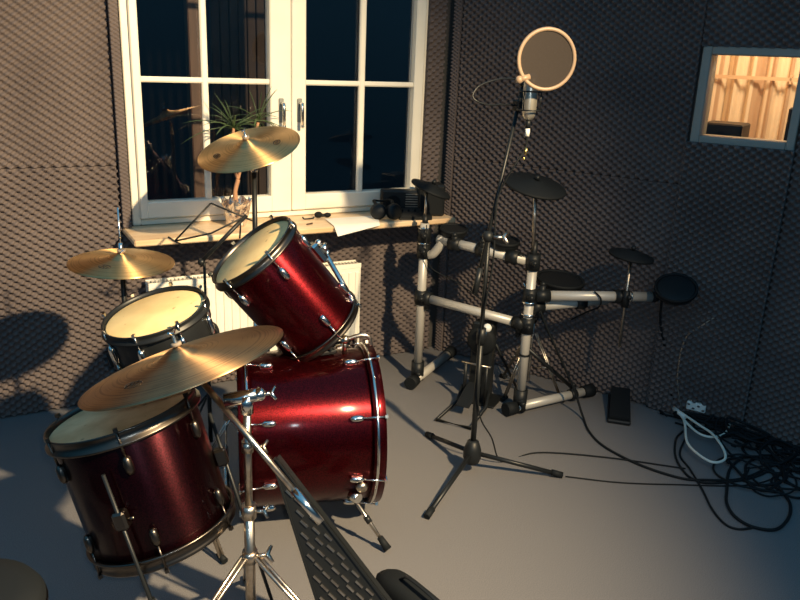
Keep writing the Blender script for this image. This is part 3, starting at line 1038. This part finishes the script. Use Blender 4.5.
# dark gear at the right end of the sill
rdo = thing('portable_radio', (2.0, 3.56, ZL), 'dark portable radio with ribbed front leaning behind the headphones on the sill', 'radio')
XR = Matrix.Translation((1.975, 3.56, ZL)) @ Matrix.Rotation(math.radians(-22), 4, 'Z')
part(MB().box((-.11, -.035, 0), (.11, .035, .13), XR, bev=.010), 'body', 'black_plastic', rdo)
part(MB().lathe([(.0001, .004), (.012, .006), (.034, .0), (.038, .004), (.040, 0)], 24, XR @ Matrix.Translation((-.045, -.036, .065)) @ Matrix.Rotation(PI / 2, 4, 'X')), 'speaker_cone', 'rubber', rdo)
g = MB()
for i in range(7):
    g.box((.02, -.039, .03 + i * .013), (.09, -.034, .035 + i * .013), XR)
part(g, 'ribs', 'old_chrome', rdo)
bx = thing('amplifier_box', (2.105, 3.50, ZL), 'black upright box standing on the far right end of the sill', 'speaker')
XB = Matrix.Translation((2.115, 3.50, ZL)) @ Matrix.Rotation(math.radians(-18), 4, 'Z')
part(MB().box((-.07, -.06, 0), (.07, .06, .165), XB, bev=.008), 'cabinet', 'black_plastic', bx)
part(MB().box((-.058, -.066, .012), (.058, -.059, .152), XB, bev=.003), 'front_grille', 'rubber', bx)
mod = thing('drum_module', (1.95, 3.43, ZL), 'low dark sloped control module on the sill between the headphones and the rack', 'electronic module')
XM = Matrix.Translation((1.985, 3.435, ZL)) @ Matrix.Rotation(math.radians(-14), 4, 'Z')
part(MB().prism([(-.05, 0), (.05, 0), (.05, .045), (-.05, .018)], -.085, .085, XM @ Matrix(((0, 0, 1, 0), (1, 0, 0, 0), (0, 1, 0, 0), (0, 0, 0, 1)))), 'body', 'black_metal', mod)
for i in range(4):
    part(MB().lathe([(.006, 0), (.006, .010), (.0001, .010)], 12, XM @ Matrix.Translation((-.06 + i * .034, .01, .034))), 'dial', 'rubber', mod)

# ------------------------------------------------------------------ microphone stand
mx, my = 1.69, 2.35
mst = thing('microphone_stand', (mx, my, 0), 'tall black tripod boom microphone stand in the middle of the floor', 'microphone stand')
part(MB().tube([(mx, my, .05), (mx, my, .60)], .0115, 14), 'lower_tube', 'black_metal', mst)
part(MB().tube([(mx, my, .60), (mx, my, 1.02)], .0085, 14), 'upper_tube', 'black_metal', mst)
part(MB().tube([(mx, my, .575), (mx, my, .64)], .018, 14), 'height_clamp', 'black_plastic', mst)
part(MB().lathe([(.012, .045), (.030, .05), (.038, .075), (.036, .11), (.024, .145), (.012, .15)], 20, Matrix.Translation((mx, my, 0))), 'hub', 'black_plastic', mst)
for foot in ((1.355, 2.136), (2.005, 2.16), (1.685, 2.69)):
    f = V((foot[0], foot[1], .014)); d = (f - V((mx, my, .10))).normalized()
    l = part(MB().tube([V((mx, my, .095)) + d * .02, f], .0095, 12), 'leg', 'black_metal', mst)
    part(MB().tube([f - d * .035, f + d * .012], .0135, 12), 'rubber_foot', 'rubber', l)
bA = V((1.747, 2.335, 1.574)); bB = V((1.565, 2.29, .80)); 
cross = bA.lerp(bB, .72)
bmv = V((mx, my, 1.01)) - cross
bA += bmv * .9; bB += bmv * .9
cross = bA.lerp(bB, .72)
bo = part(MB().tube([bA, bB], .0075, 12), 'boom', 'black_metal', mst)
part(MB().tube([bB, bB + (bB - bA).normalized() * -.10], .012, 12), 'counterweight', 'black_metal', bo)
ck = MB().tube([V((mx, my, 1.0)), cross], .016, 12).ball(cross, .022)
part(ck, 'boom_clamp', 'black_plastic', mst)
wn = MB(); wing(wn, cross + V((.012, -.02, -.0)), (.8, -.6, .05), .034)
part(wn, 'wing_nut', 'old_chrome', mst)

# condenser microphone and its cable tail
mc = V((1.790, 2.300, 1.515))
bt3 = bA
mic = thing('condenser_microphone', tuple(mc), 'silver condenser microphone hanging behind the round pop filter', 'microphone')
part(MB().lathe([(.0001, -.072), (.014, -.07), (.023, -.055), (.026, -.035), (.027, .02), (.027, .022), (.0001, .022)], 28, Matrix.Translation(mc)), 'body', 'mic_silver', mic)
part(MB().lathe([(.027, .022), (.0275, .06), (.022, .083), (.010, .093), (.0001, .094)], 28, Matrix.Translation(mc)), 'head_grille', 'mic_silver', mic)
sm = MB()
for z in (-.035, .03):
    pts = [mc + V((.043 * math.cos(t), .043 * math.sin(t), z)) for t in np.linspace(0, 2 * PI, 25)]
    sm.tube(pts, .0028, 6, caps=False)
for k in range(4):
    t = k * PI / 2 + .4
    sm.tube([mc + V((.043 * math.cos(t), .043 * math.sin(t), -.035)), mc + V((.043 * math.cos(t), .043 * math.sin(t), .03))], .0022, 6)
sm.tube([mc + V((-.043, 0, 0)), bA + V((0, 0, -.02)), bA], .006, 8).ball(bA, .015)
part(sm, 'shock_mount', 'black_metal', mic)
part(MB().tube([mc + V((0, 0, -.068)), mc + V((.001, 0, -.10))], .0095, 12), 'plug', 'black_plastic', mic)
part(MB().tube([mc + V((.001, 0, -.10)), mc + V((.001, 0, -.128))], .0085, 12), 'white_tape', 'white_plastic', mic)
cb = MB().tube(spline([mc + V((.001, 0, -.128)), mc + V((0, 0, -.165)), mc + V((-.012, 0, -.19)), (1.745, 2.30, 1.28), (1.715, 2.335, 1.18), (1.70, 2.33, 1.10), (1.70, 2.325, .9), (1.675, 2.337, .6), (1.69, 2.33, .3), (1.76, 2.32, .16), (1.86, 2.36, .006), (2.05, 2.36, .006), (2.3, 2.2, .006), (2.55, 1.98, .006)]), .0032, 8)
tag(build_at(cb, 'microphone_cable', 'rubber', tuple(mc + V((0, 0, -.13)))), 'thin dark cable running from the silver microphone down its stand', 'cable')
gt = MB().tube([mc + V((-.002, -.006, -.170)), mc + V((-.004, -.006, -.195))], .0055, 8).tube([mc + V((-.006, -.006, -.205)), mc + V((-.012, -.006, -.213))], .004, 8)
tag(build_at(gt, 'cable_tag', 'gold', tuple(mc + V((0, 0, -.19)))), 'tiny yellow tag on the cable below the silver microphone', 'tag')

# pop filter
PC = V((1.787, 2.223, 1.656)); PN = V((-.353, -.935, .028))
pf = thing('pop_filter', tuple(PC), 'round brown mesh pop filter with a tan ring in front of the microphone', 'pop filter')
PF = frame(PC, PN, (0, 0, 1))
Rp = .098
part(MB().lathe([(Rp - .004, -.005), (Rp + .006, -.005), (Rp + .009, 0), (Rp + .006, .005), (Rp - .004, .005)], 64, close=True), 'ring', 'pop_ring', pf, PF)
part(MB().lathe([(.0001, 0), (Rp * .5, .0008), (Rp, 0)], 64).lathe([(.0001, -.002), (Rp * .5, -.0012), (Rp, -.002)], 64), 'mesh_screen', 'cloth', pf, PF)
jn = V((1.700, 2.255, 1.585))
part(MB().tube([jn, jn + V((.035, -.012, .012))], [.012, .010], 12).ball(jn, .014), 'joint', 'pop_ring', pf)
part(MB().tube(spline([jn, (1.655, 2.30, 1.585), (1.59, 2.33, 1.56), (1.562, 2.33, 1.525), (1.58, 2.32, 1.505), (1.63, 2.32, 1.495), (1.70, 2.34, 1.495), bA.lerp(bB, .1)]), .003, 8), 'gooseneck', 'black_metal', pf)
bl = bA.lerp(bB, .1)
part(MB().box((-.015, -.02, -.02), (.015, .02, .02), Matrix.Translation(bl), bev=.004), 'clamp', 'black_plastic', pf)

# ------------------------------------------------------------------ electronic drum rack
LU = V((1.947, 3.254, 0)); RU = V((2.228, 2.735, 0))
rk = thing('drum_rack', (2.09, 3.0, 0), 'pale tubular rack with black clamps carrying the electronic drum pads', 'drum rack')
TR = .0225
def tube_part(a, b, r=TR, m='alu', name='tube', par=None):
    return part(MB().tube([a, b], r, 20), name, m, par or rk)
def clamp(c, d, ln=.07, r=.034, wd=None):
    c = V(c); d = V(d).normalized()
    mb = MB().tube([c - d * ln / 2, c + d * ln / 2], r, 16)
    o = d.orthogonal().normalized()
    w = V(wd).normalized() if wd is not None else o
    mb.tube([c, c + w * (r + .020)], [.020, .015], 10)
    mb.ball(c + w * (r + .024), .013)
    part(mb, 'clamp', 'black_plastic', rk)
up = V((0, 0, 1))
tube_part(LU + up * .09, LU + up * .86, name='upright')
tube_part(RU + up * .06, RU + up * .77, name='upright')
# feet
fa, fb = V((1.89, 3.20, .035)), V((2.28, 3.47, .035))
ga, gb_ = V((2.215, 2.70, .036)), V((2.66, 2.735, .036))
ga = V((2.17, 2.725, .036))
tube_part(fa, fb, name='foot_tube'); tube_part(ga, gb_, name='foot_tube')
for p, d in ((fa, (fa - fb)), (fb, (fb - fa)), (ga, (ga - gb_)), (gb_, (gb_ - ga))):
    d = d.normalized()
    part(MB().tube([p - d * .03, p + d * .035], [.030, .034], 12), 'foot_cap', 'rubber', rk)
clamp(LU + up * .07, up, .10, .034, (-.4, -.9, 0)); clamp(RU + up * .07, up, .11, .034, (-.4, -.9, 0))
# cross bars between the uprights
dlr = (RU - LU).normalized()
tube_part(LU + up * .475 + dlr * .03, RU + up * .455 - dlr * .03, name='crossbar')
tube_part(LU + up * .79 + dlr * .08, RU + up * .765 - dlr * .03, name='crossbar')
part(MB().tube(spline([LU + up * .70 + V((.02, -.02, 0)), LU + dlr * .06 + up * .715, LU + dlr * .10 + up * .775, LU + dlr * .09 + up * .80]), TR, 14), 'elbow', 'alu', rk)
for (c_, d_) in ((LU + up * .475, up), (LU + up * .80, up), (LU + up * .72, up), (RU + up * .455, up), (RU + up * .765, up), (RU + up * .60, up)):
    clamp(c_, d_, .075, .033, (-.5, -.85, .1))
for t in (.30, .56, .83):
    clamp(LU.lerp(RU, t) + up * (.79 - .025 * t), dlr, .06, .032, (-.3, -.3, .8) if t < .6 else (.4, -.8, .2))
clamp(LU + dlr * .035 + up * .475, dlr, .05, .033, (0, 0, -1))
clamp(RU - dlr * .04 + up * .455, dlr, .06, .033, (0, 0, -1))
for z in (.832, .755):
    part(MB().tube([LU + up * z, LU + up * (z + .008)], .0345, 20), 'collar', 'chrome', rk)
for z in (.565, .505, .30):
    part(MB().tube([RU + up * z, RU + up * (z + .010)], .0345 if z > .4 else .026, 20), 'collar', 'chrome' if z > .4 else 'black_plastic', rk)
# right wing
wA = V((2.27, 2.715, .602)); wB = V((2.775, 2.505, .600))
tube_part(wA, wB, name='wing_tube', r=.024)
part(MB().tube([wB, wB + (wB - wA).normalized() * .03], [.026, .024], 16), 'end_cap', 'rubber', rk)
clamp(wA.lerp(wB, .02), wB - wA, .07, .032, (0, 0, 1))
w2A = RU + V((.05, .01, .535)); w2B = V((2.65, 2.665, .550))
tube_part(w2A, w2B, name='wing_tube', r=.021)
clamp(w2A.lerp(w2B, .02), w2B - w2A, .06, .031, (0, 0, -1))
clamp(w2A.lerp(w2B, .62), w2B - w2A, .05, .030, (0, 0, 1))
cw = wA.lerp(wB, .72)
clamp(cw, wB - wA, .06, .033, (0, -1, .2))
part(MB().tube([wA.lerp(wB, .80), wA.lerp(wB, .815)], .026, 16), 'collar', 'chrome', rk)
part(MB().tube([V((cw.x, cw.y - .035, .36)), V((cw.x, cw.y - .035, .80))], .0068, 10), 'cymbal_rod', 'old_chrome', rk)
part(MB().tube([V((cw.x, cw.y - .035, .56)), V((cw.x, cw.y - .035, .64))], .018, 10), 'clamp', 'black_plastic', rk)
# rods above the uprights
part(MB().tube([LU + up * .85, LU + V((.0, 0, 1.02))], .0075, 10), 'cymbal_rod', 'old_chrome', rk)
part(MB().tube([RU + up * .76, V((2.190, 2.722, 1.125))], .0085, 10), 'cymbal_rod', 'old_chrome', rk)
part(MB().tube([RU + up * .76, RU + up * .86], .015, 12), 'rod_sleeve', 'black_plastic', rk)
part(MB().tube([LU + up * .84, LU + up * .90], .015, 12), 'rod_sleeve', 'black_plastic', rk)
# black brace from right upright to its foot
part(MB().tube([RU + V((.02, 0, .33)), V((2.56, 2.73, .07))], .010, 10), 'brace', 'black_metal', rk)
clamp(V((2.56, 2.732, .036)), gb_ - ga, .035, .029, (0, 0, 1))

# electronic cymbal pads
def cympad(P, N, R, label):
    F = frame(P, N, (0, 1, 0))
    r = thing('cymbal_pad', tuple(P), label, 'cymbal pad')
    pr = [(.006, .024), (.028, .022), (.040, .016), (R * .96, .002), (R, -.004), (R * .98, -.011), (R * .6, -.010), (.006, -.004)]
    part(MB().lathe(pr, 48, close=True), 'rubber_disc', 'rubber', r, F)
    part(MB().lathe([(.0001, .044), (.008, .044), (.012, .034), (.010, .024), (.0001, .024)], 14), 'top_nut', 'black_plastic', r, F)
    return r
cympad((2.190, 2.722, 1.125), (.02, -.26, .96), .142, 'round black rubber cymbal pad on the right upright of the rack')
cympad((1.965, 3.24, 1.035), (.30, -.22, .93), .105, 'small black cymbal pad on the left upright, before the sill end')
cympad((cw.x, cw.y - .035, .812), (.08, -.10, .98), .105, 'dark cymbal pad on the thin rod of the right wing tube')

def drumpad(P, N, R, label, th=.045, armto=None):
    F = frame(P, N, (0, 1, 0))
    r = thing('drum_pad', tuple(P), label, 'drum pad')
    part(MB().lathe([(.0001, -th), (R * .7, -th), (R * .95, -th * .6), (R, -.008), (R, 0)], 44), 'shell', 'black_plastic', r, F)
    part(MB().lathe([(R * .90, -.004), (R * .93, .006), (R + .002, .006), (R + .003, -.008), (R - .002, -.010)], 44, close=True), 'rim', 'rubber', r, F)
    part(MB().lathe([(.0001, .001), (R * .3, .001), (R * .84, .001), (R * .905, .0), (R * .91, -.006)], 44), 'striking_surface', 'black_metal', r, F)
    if armto is not None:
        part(MB().tube([F @ V((0, 0, -th * .8)), V(armto)], .009, 10), 'mounting_arm', 'old_chrome', r)
    return r
m1 = LU.lerp(RU, .30) + up * .783; m2 = LU.lerp(RU, .83) + up * .77
drumpad(m1 + V((.02, .05, .062)), (-.05, -.12, .99), .066, 'small black drum pad on the upper crossbar next to the left upright', armto=m1)
drumpad(m2 + V((.0, .07, .062)), (-.05, -.12, .99), .066, 'small black drum pad on the upper crossbar next to the right upright', armto=m2)
drumpad((2.46, 2.80, .640), (0, -.12, .99), .115, 'wide black round pad lying flat just above the right wing tubes', armto=w2A.lerp(w2B, .55))
drumpad((2.80, 2.39, .675), (-.35, -.30, .88), .095, 'black drum pad at the outer end of the right wing tube', armto=wB)

# chrome stand under the flat pad
zc = V((2.42, 2.92, 0))
zs_ = thing('pad_stand', (zc.x, zc.y, 0), 'thin chrome folding stand behind the right part of the rack', 'stand')
part(MB().tube([zc + up * .06, zc + up * .50], .008, 10), 'pole', 'chrome', zs_)
part(MB().tube([zc + up * .38, zc + up * .45], .014, 10), 'clamp', 'black_plastic', zs_)
for i, d in enumerate((V((-.20, -.10, 0)), V((.22, -.05, 0)), V((.0, .20, 0)))):
    part(MB().tube([zc + up * .47, zc + d * .5 + up * .55, zc + d * .6 + up * .57], .005, 8), 'basket_arm', 'chrome', zs_)
tripod(zs_, (zc.x, zc.y), .33, .19, (math.radians(195), math.radians(-65), math.radians(95)), 'old_chrome', low=.14, r=.0045)

# kick pad and pedal
kc = V((2.12, 2.93, 0))
kdir = V((-.60, -.42, 0)).normalized(); kside = V((kdir.y, -kdir.x, 0))
XK = Matrix(((kdir.x, kside.x, 0, kc.x), (kdir.y, kside.y, 0, kc.y), (0, 0, 1, 0), (0, 0, 0, 1)))
kp = thing('kick_pad', (kc.x, kc.y, 0), 'black upright kick drum pad tower between the uprights of the rack', 'kick pad')
part(MB().box((-.05, -.055, .0), (.02, .055, .42), XK, bev=.01), 'tower', 'black_plastic', kp)
part(MB().lathe([(.0001, .025), (.06, .024), (.072, .012), (.075, 0)], 32, XK @ Matrix.Translation((.018, 0, .33)) @ Matrix.Rotation(PI / 2, 4, 'Y')), 'strike_pad', 'rubber', kp)
part(MB().box((-.10, -.10, .0), (.06, .10, .012), XK, bev=.004), 'base_plate', 'black_metal', kp)
for s_ in (-1, 1):
    part(MB().tube([XK @ V((-.05, s_ * .05, .30)), XK @ V((-.24, s_ * .12, .012))], .007, 8), 'strut', 'black_metal', kp)
kq = thing('kick_pedal', tuple(XK @ V((.18, 0, 0))), 'black wire-framed kick pedal on the floor in front of the kick pad', 'pedal')
fp = [XK @ V((.05, -.07, .09)), XK @ V((.10, -.075, .02)), XK @ V((.33, -.085, .012)), XK @ V((.33, .085, .012)), XK @ V((.10, .075, .02)), XK @ V((.05, .07, .09))]
part(MB().tube(fp, .009, 10), 'frame', 'black_metal', kq)
part(MB().box((0, -.035, 0), (.17, .035, .008), XK @ Matrix.Translation((.07, 0, .12)) @ Matrix.Rotation(.40, 4, 'Y'), bev=.003), 'footboard', 'black_metal', kq)
for s_ in (-1, 1):
    part(MB().tube([XK @ V((.06, s_ * .055, .015)), XK @ V((.07, s_ * .055, .22))], .009, 10), 'post', 'black_metal', kq)
part(MB().tube([XK @ V((.07, -.075, .22)), XK @ V((.07, .075, .22))], .006, 8), 'axle', 'old_chrome', kq)
br_ = part(MB().tube([XK @ V((.07, 0, .22)), XK @ V((.10, -.05, .42))], .004, 8), 'beater_rod', 'chrome', kq)
part(MB().ball(XK @ V((.10, -.052, .43)), .021), 'beater', 'white_plastic', br_)

# hi-hat controller pedal
XH = Matrix.Translation((2.70, 2.54, 0)) @ Matrix.Rotation(math.radians(46), 4, 'Z')
hc = thing('hihat_pedal', (2.70, 2.54, 0), 'flat black hi-hat control pedal on the floor right of the rack foot', 'pedal')
part(MB().box((-.16, -.055, .0), (.16, .055, .02), XH, bev=.006), 'base_plate', 'black_plastic', hc)
part(MB().prism([(-.14, .022), (.13, .022), (.13, .075), (.10, .085), (-.14, .034)], -.046, .046, XH @ Matrix(((1, 0, 0, 0), (0, 0, -1, 0), (0, 1, 0, 0), (0, 0, 0, 1)))), 'footboard', 'rubber', hc)

# ------------------------------------------------------------------ cables
def cable(pts, r, m, label, cat='cable', group=None, name='cable'):
    mb = MB().tube(spline([(p[0], p[1], (p[2] if len(p) > 2 else r + .001)) for p in pts], 12), r, 8)
    return tag(build_at(mb, name, m, (pts[0][0], pts[0][1], 0)), label, cat, group)
cable([(2.27, 2.70, .53), (2.32, 2.68, .42), (2.45, 2.62, .15), (2.47, 2.55, .02), (2.40, 2.42), (2.362, 2.274), (2.389, 2.086), (2.465, 1.933), (2.55, 1.876), (2.695, 1.818), (2.897, 1.835), (3.0, 1.88)],
      .0055, 'rubber', 'long dark cable curving from the rack foot across the floor to the cable heap')
# white power lead
wl = thing('power_cable', (2.78, 2.1, 0), 'white power cable looped on the floor with a white plug', 'cable')
part(MB().tube(spline([(3.02, 2.31, .03), (3.04, 2.27, .03), (3.075, 2.20, .03), (3.01, 2.14, .03), (2.92, 2.10, .03), (2.85, 2.11, .03), (2.83, 2.16, .03), (2.865, 2.265, .03), (2.92, 2.36, .03)], 12), .0058, 8), 'lead', 'white_cable', wl)
part(MB().tube(spline([(2.91, 2.35, .042), (2.88, 2.20, .042), (2.86, 2.11, .044), (2.79, 1.99, .042), (2.735, 1.935, .03), (2.665, 1.94, .03), (2.665, 2.02, .03), (2.71, 2.12, .03), (2.84, 2.25, .03), (2.90, 2.32, .03)], 12), .0058, 8), 'lead', 'white_cable', wl)
part(MB().tube([(2.895, 2.30, .034), (2.925, 2.395, .034)], [.010, .013], 10), 'plug', 'white_plastic', wl)
st_ = thing('power_strip', (3.04, 2.33, 0), 'small white socket block at the foot of the right wall, in the cable heap', 'socket')
XS = Matrix.Translation((2.985, 2.315, .05)) @ Matrix.Rotation(math.radians(-62), 4, 'Z')
part(MB().box((-.045, -.022, .0), (.045, .022, .045), XS, bev=.005), 'body', 'white_plastic', st_)
part(MB().lathe([(.0001, .001), (.014, .001), (.018, .004), (.019, 0)], 18, XS @ Matrix.Translation((0, 0, .046))), 'socket', 'grey_frame', st_)
# heap of dark cables by the right wall
random.seed(21)
lab = ['big loop of dark cable nearest the camera, at the front of the heap', 'dark cable loop lying left of the big front loop',
       'dark cable trailing left out of the heap beside the white lead', 'dark cable loop at the right wall side of the heap']
def clampwall(x, y, marg=.09):
    d = (V((x, y, 0)) - V((CX, YW, 0))).dot(WN)
    if d < marg:
        p = V((x, y, 0)) + WN * (marg - d)
        return p.x, p.y
    return x, y
cable([(2.90, 1.95), (2.727, 1.895), (2.562, 1.776), (2.481, 1.709), (2.433, 1.632), (2.436, 1.557), (2.50, 1.506), (2.613, 1.533), (2.717, 1.599), (2.782, 1.692), (2.839, 1.752), (3.012, 1.811)], .0062, 'rubber', lab[0], group=None)
cable([(2.80, 2.20), (2.629, 2.083), (2.564, 1.969), (2.48, 1.831), (2.396, 1.709), (2.357, 1.616), (2.375, 1.571), (2.43, 1.553)], .0045, 'rubber', lab[1])
cable([(2.82, 2.239), (2.725, 2.194), (2.60, 2.083), (2.53, 1.98), (2.509, 1.90), (2.557, 1.846), (2.729, 1.805), (2.885, 1.82), (3.0, 1.9)], .0050, 'rubber', lab[2])
cable([(2.03, 2.15), (2.2, 2.02), (2.4, 1.91), (2.7, 1.77), (2.95, 1.79), (3.08, 1.90)], .003, 'rubber', 'thin dark cable running straight across the open floor to the heap')
heap = MB()
for k in range(38):
    cx = 3.02 + random.uniform(-.30, .18); cy = 2.10 + random.uniform(-.42, .34)
    if cx < 2.98 and cy > 1.95: cx = 3.02; cy -= .1
    rx = random.uniform(.06, .17); ry = random.uniform(.06, .16); a0 = random.uniform(0, 6); tw = random.uniform(0, 3)
    pts = []
    zb = .008 + .07 * random.random() ** 1.6
    for j in range(12):
        a = a0 + j * random.uniform(.5, .62)
        x = cx + rx * math.cos(a) * math.cos(tw) - ry * math.sin(a) * math.sin(tw)
        y = cy + rx * math.cos(a) * math.sin(tw) + ry * math.sin(a) * math.cos(tw)
        x, y = clampwall(x, y)
        far = math.hypot(x - 3.05, y - 2.2)
        pts.append((x, y, max(.006, zb * max(0, 1 - far * 2.2) + .006 + .01 * math.sin(j + k))))
    heap.tube(spline(pts, 5), random.choice((.0038, .0048, .006)), 6)
tag(build_at(heap, 'cable_heap', 'rubber', (3.02, 2.1, 0)), 'tangled heap of dark cables on the floor along the right wall', 'cables', kind='stuff')
# leads hanging from the outer pad down into the heap
cable([(2.90, 2.43, .70), (2.97, 2.43, .735), (3.03, 2.33, .70), (3.03, 2.27, .60), (2.97, 2.33, .50), (2.93, 2.40, .40), (2.92, 2.40, .2), (2.95, 2.36, .03), (2.99, 2.30, .02)], .004, 'old_chrome',
      'grey lead arching from the outer drum pad down to the floor')
cable([(2.84, 2.50, .60), (2.86, 2.50, .45), (2.92, 2.47, .25), (2.93, 2.42, .08), (2.97, 2.36, .03)], .006, 'rubber', 'black lead hanging straight down below the outer drum pad')
cable([(2.50, 2.60, .63), (2.52, 2.575, .60), (2.54, 2.60, .55), (2.55, 2.68, .50), (2.56, 2.80, .42)], .004, 'rubber', 'short black lead draped over the right wing tube')
cable([(1.93, 3.21, .86), (1.925, 3.19, .74), (1.95, 3.20, .66), (1.99, 3.18, .62), (2.06, 3.08, .58), (2.14, 2.9, .50)], .003, 'rubber', 'thin black lead sagging between the two crossbars of the rack')

# ------------------------------------------------------------------ near right: perforated board, bag; far left: drum throne
def board():
    A = V((.636, 1.80, .585)); Bf = V((.855, 1.50, .008))
    ln = (Bf - A).length
    z = (A - Bf).normalized()                         # up along the board
    view = (V((0, 0, 1.65)) - A.lerp(Bf, .5)).normalized()
    x = z.cross(view).normalized()
    nrm = x.cross(z).normalized()
    x2 = (x * .93 + nrm * .36).normalized()
    n2 = x2.cross(z).normalized()
    T = Matrix((x2, z, n2)).transposed().to_4x4(); T.translation = Bf
    r = thing('perforated_board', tuple(Bf), 'black tapered board punched with rows of slots, leaning up beside the chrome boom arm', 'board')
    w0, w1 = .135, .008
    mb = MB()
    def half(t): return w0 + (w1 - w0) * t
    # strip with slot openings: rows of little raised louvres
    mb.prism([(-half(0), 0), (half(0), 0), (half(1), ln), (-half(1), ln)], -.006, 0, T)
    mb.prism([(-half(0), 0), (-half(0) + .008, 0), (-half(1) + .004, ln), (-half(1), ln)], -.035, .004, T)
    mb.prism([(half(0) - .008, 0), (half(0), 0), (half(1), ln), (half(1) - .004, ln)], -.035, .004, T)
    sl_ = mb; nplain = len(mb.f)
    rows = 19
    for i in range(rows):
        t = .04 + i * .045
        h = half(t) - .014
        nn_ = max(1, int(h * 2 / .027))
        for j in range(nn_):
            xx = -h + (2 * h) * (j + .5) / nn_ + (.006 if i % 2 else -.006)
            y0 = t * ln
            sl_.box((xx - .0028, y0 - .013, .0), (xx + .0028, y0 + .013, .003), T @ Matrix.Translation((xx, y0, 0)) @ Matrix.Rotation(.35, 4, 'Z') @ Matrix.Translation((-xx, -y0, 0)))
    pl_ = part(mb, 'plate', 'black_metal', r)
    pl_.data.materials.append(M['old_chrome'])
    for i_, p_ in enumerate(pl_.data.polygons):
        p_.material_index = 1 if i_ >= nplain else 0
board()
bg_ = MB()
XG = Matrix.Translation((1.03, 1.63, 0)) @ Matrix.Rotation(math.radians(-80), 4, 'Z')
rowsg = []
vs = []; fs = []
nb_ = 28
for (sc2, z) in ((.85, 0), (1.0, .02), (1.02, .06), (.98, .095), (.80, .118), (.4, .125), (.001, .126)):
    for k in range(nb_):
        a = 2 * PI * k / nb_
        cx_, sx_ = math.cos(a), math.sin(a)
        x = .20 * math.copysign(abs(cx_) ** .55, cx_) * (sc2 if sc2 > .5 else sc2); y = .050 * math.copysign(abs(sx_) ** .6, sx_) * sc2
        vs.append(XG @ V((x, y, z)))
for i in range(6):
    for k in range(nb_):
        j = (k + 1) % nb_
        fs.append((i * nb_ + k, i * nb_ + j, (i + 1) * nb_ + j, (i + 1) * nb_ + k))
fs.append(tuple(range(nb_ - 1, -1, -1)))
bg_.add(vs, fs, True)
gg = thing('stick_bag', (1.02, 1.70, 0), 'black rounded bag on the floor at the bottom edge, right of the slotted board', 'bag')
part(bg_, 'body', 'rubber', gg)
part(MB().tube(spline([XG @ V((-.10, 0, .125)), XG @ V((-.06, 0, .15)), XG @ V((.06, 0, .15)), XG @ V((.10, 0, .125))]), .007, 8, flat=.5), 'handle', 'black_plastic', gg)

# drum throne at the very lower left
dt = thing('drum_throne', (-.10, 1.72, 0), 'round dark padded drum throne cut off by the lower left corner', 'stool')
part(MB().lathe([(.0001, .50), (.10, .50), (.145, .49), (.158, .47), (.155, .44), (.13, .43), (.0001, .43)], 40, Matrix.Translation((-.115, 1.66, 0))), 'seat', 'rubber', dt)
part(MB().lathe([(.156, .462), (.161, .459), (.161, .451), (.156, .448)], 40, Matrix.Translation((-.115, 1.66, 0)), close=True), 'piping', 'dark_chrome', dt)
part(MB().tube([(-.115, 1.66, .10), (-.115, 1.66, .435)], .014, 12), 'post', 'old_chrome', dt)
tripod(dt, (-.115, 1.66), .30, .24, (math.radians(60), math.radians(180), math.radians(300)), 'old_chrome', low=.12)

# tidy helper properties
for o in bpy.data.objects:
    for k in ('_o', '_M'):
        if k in o: del o[k]
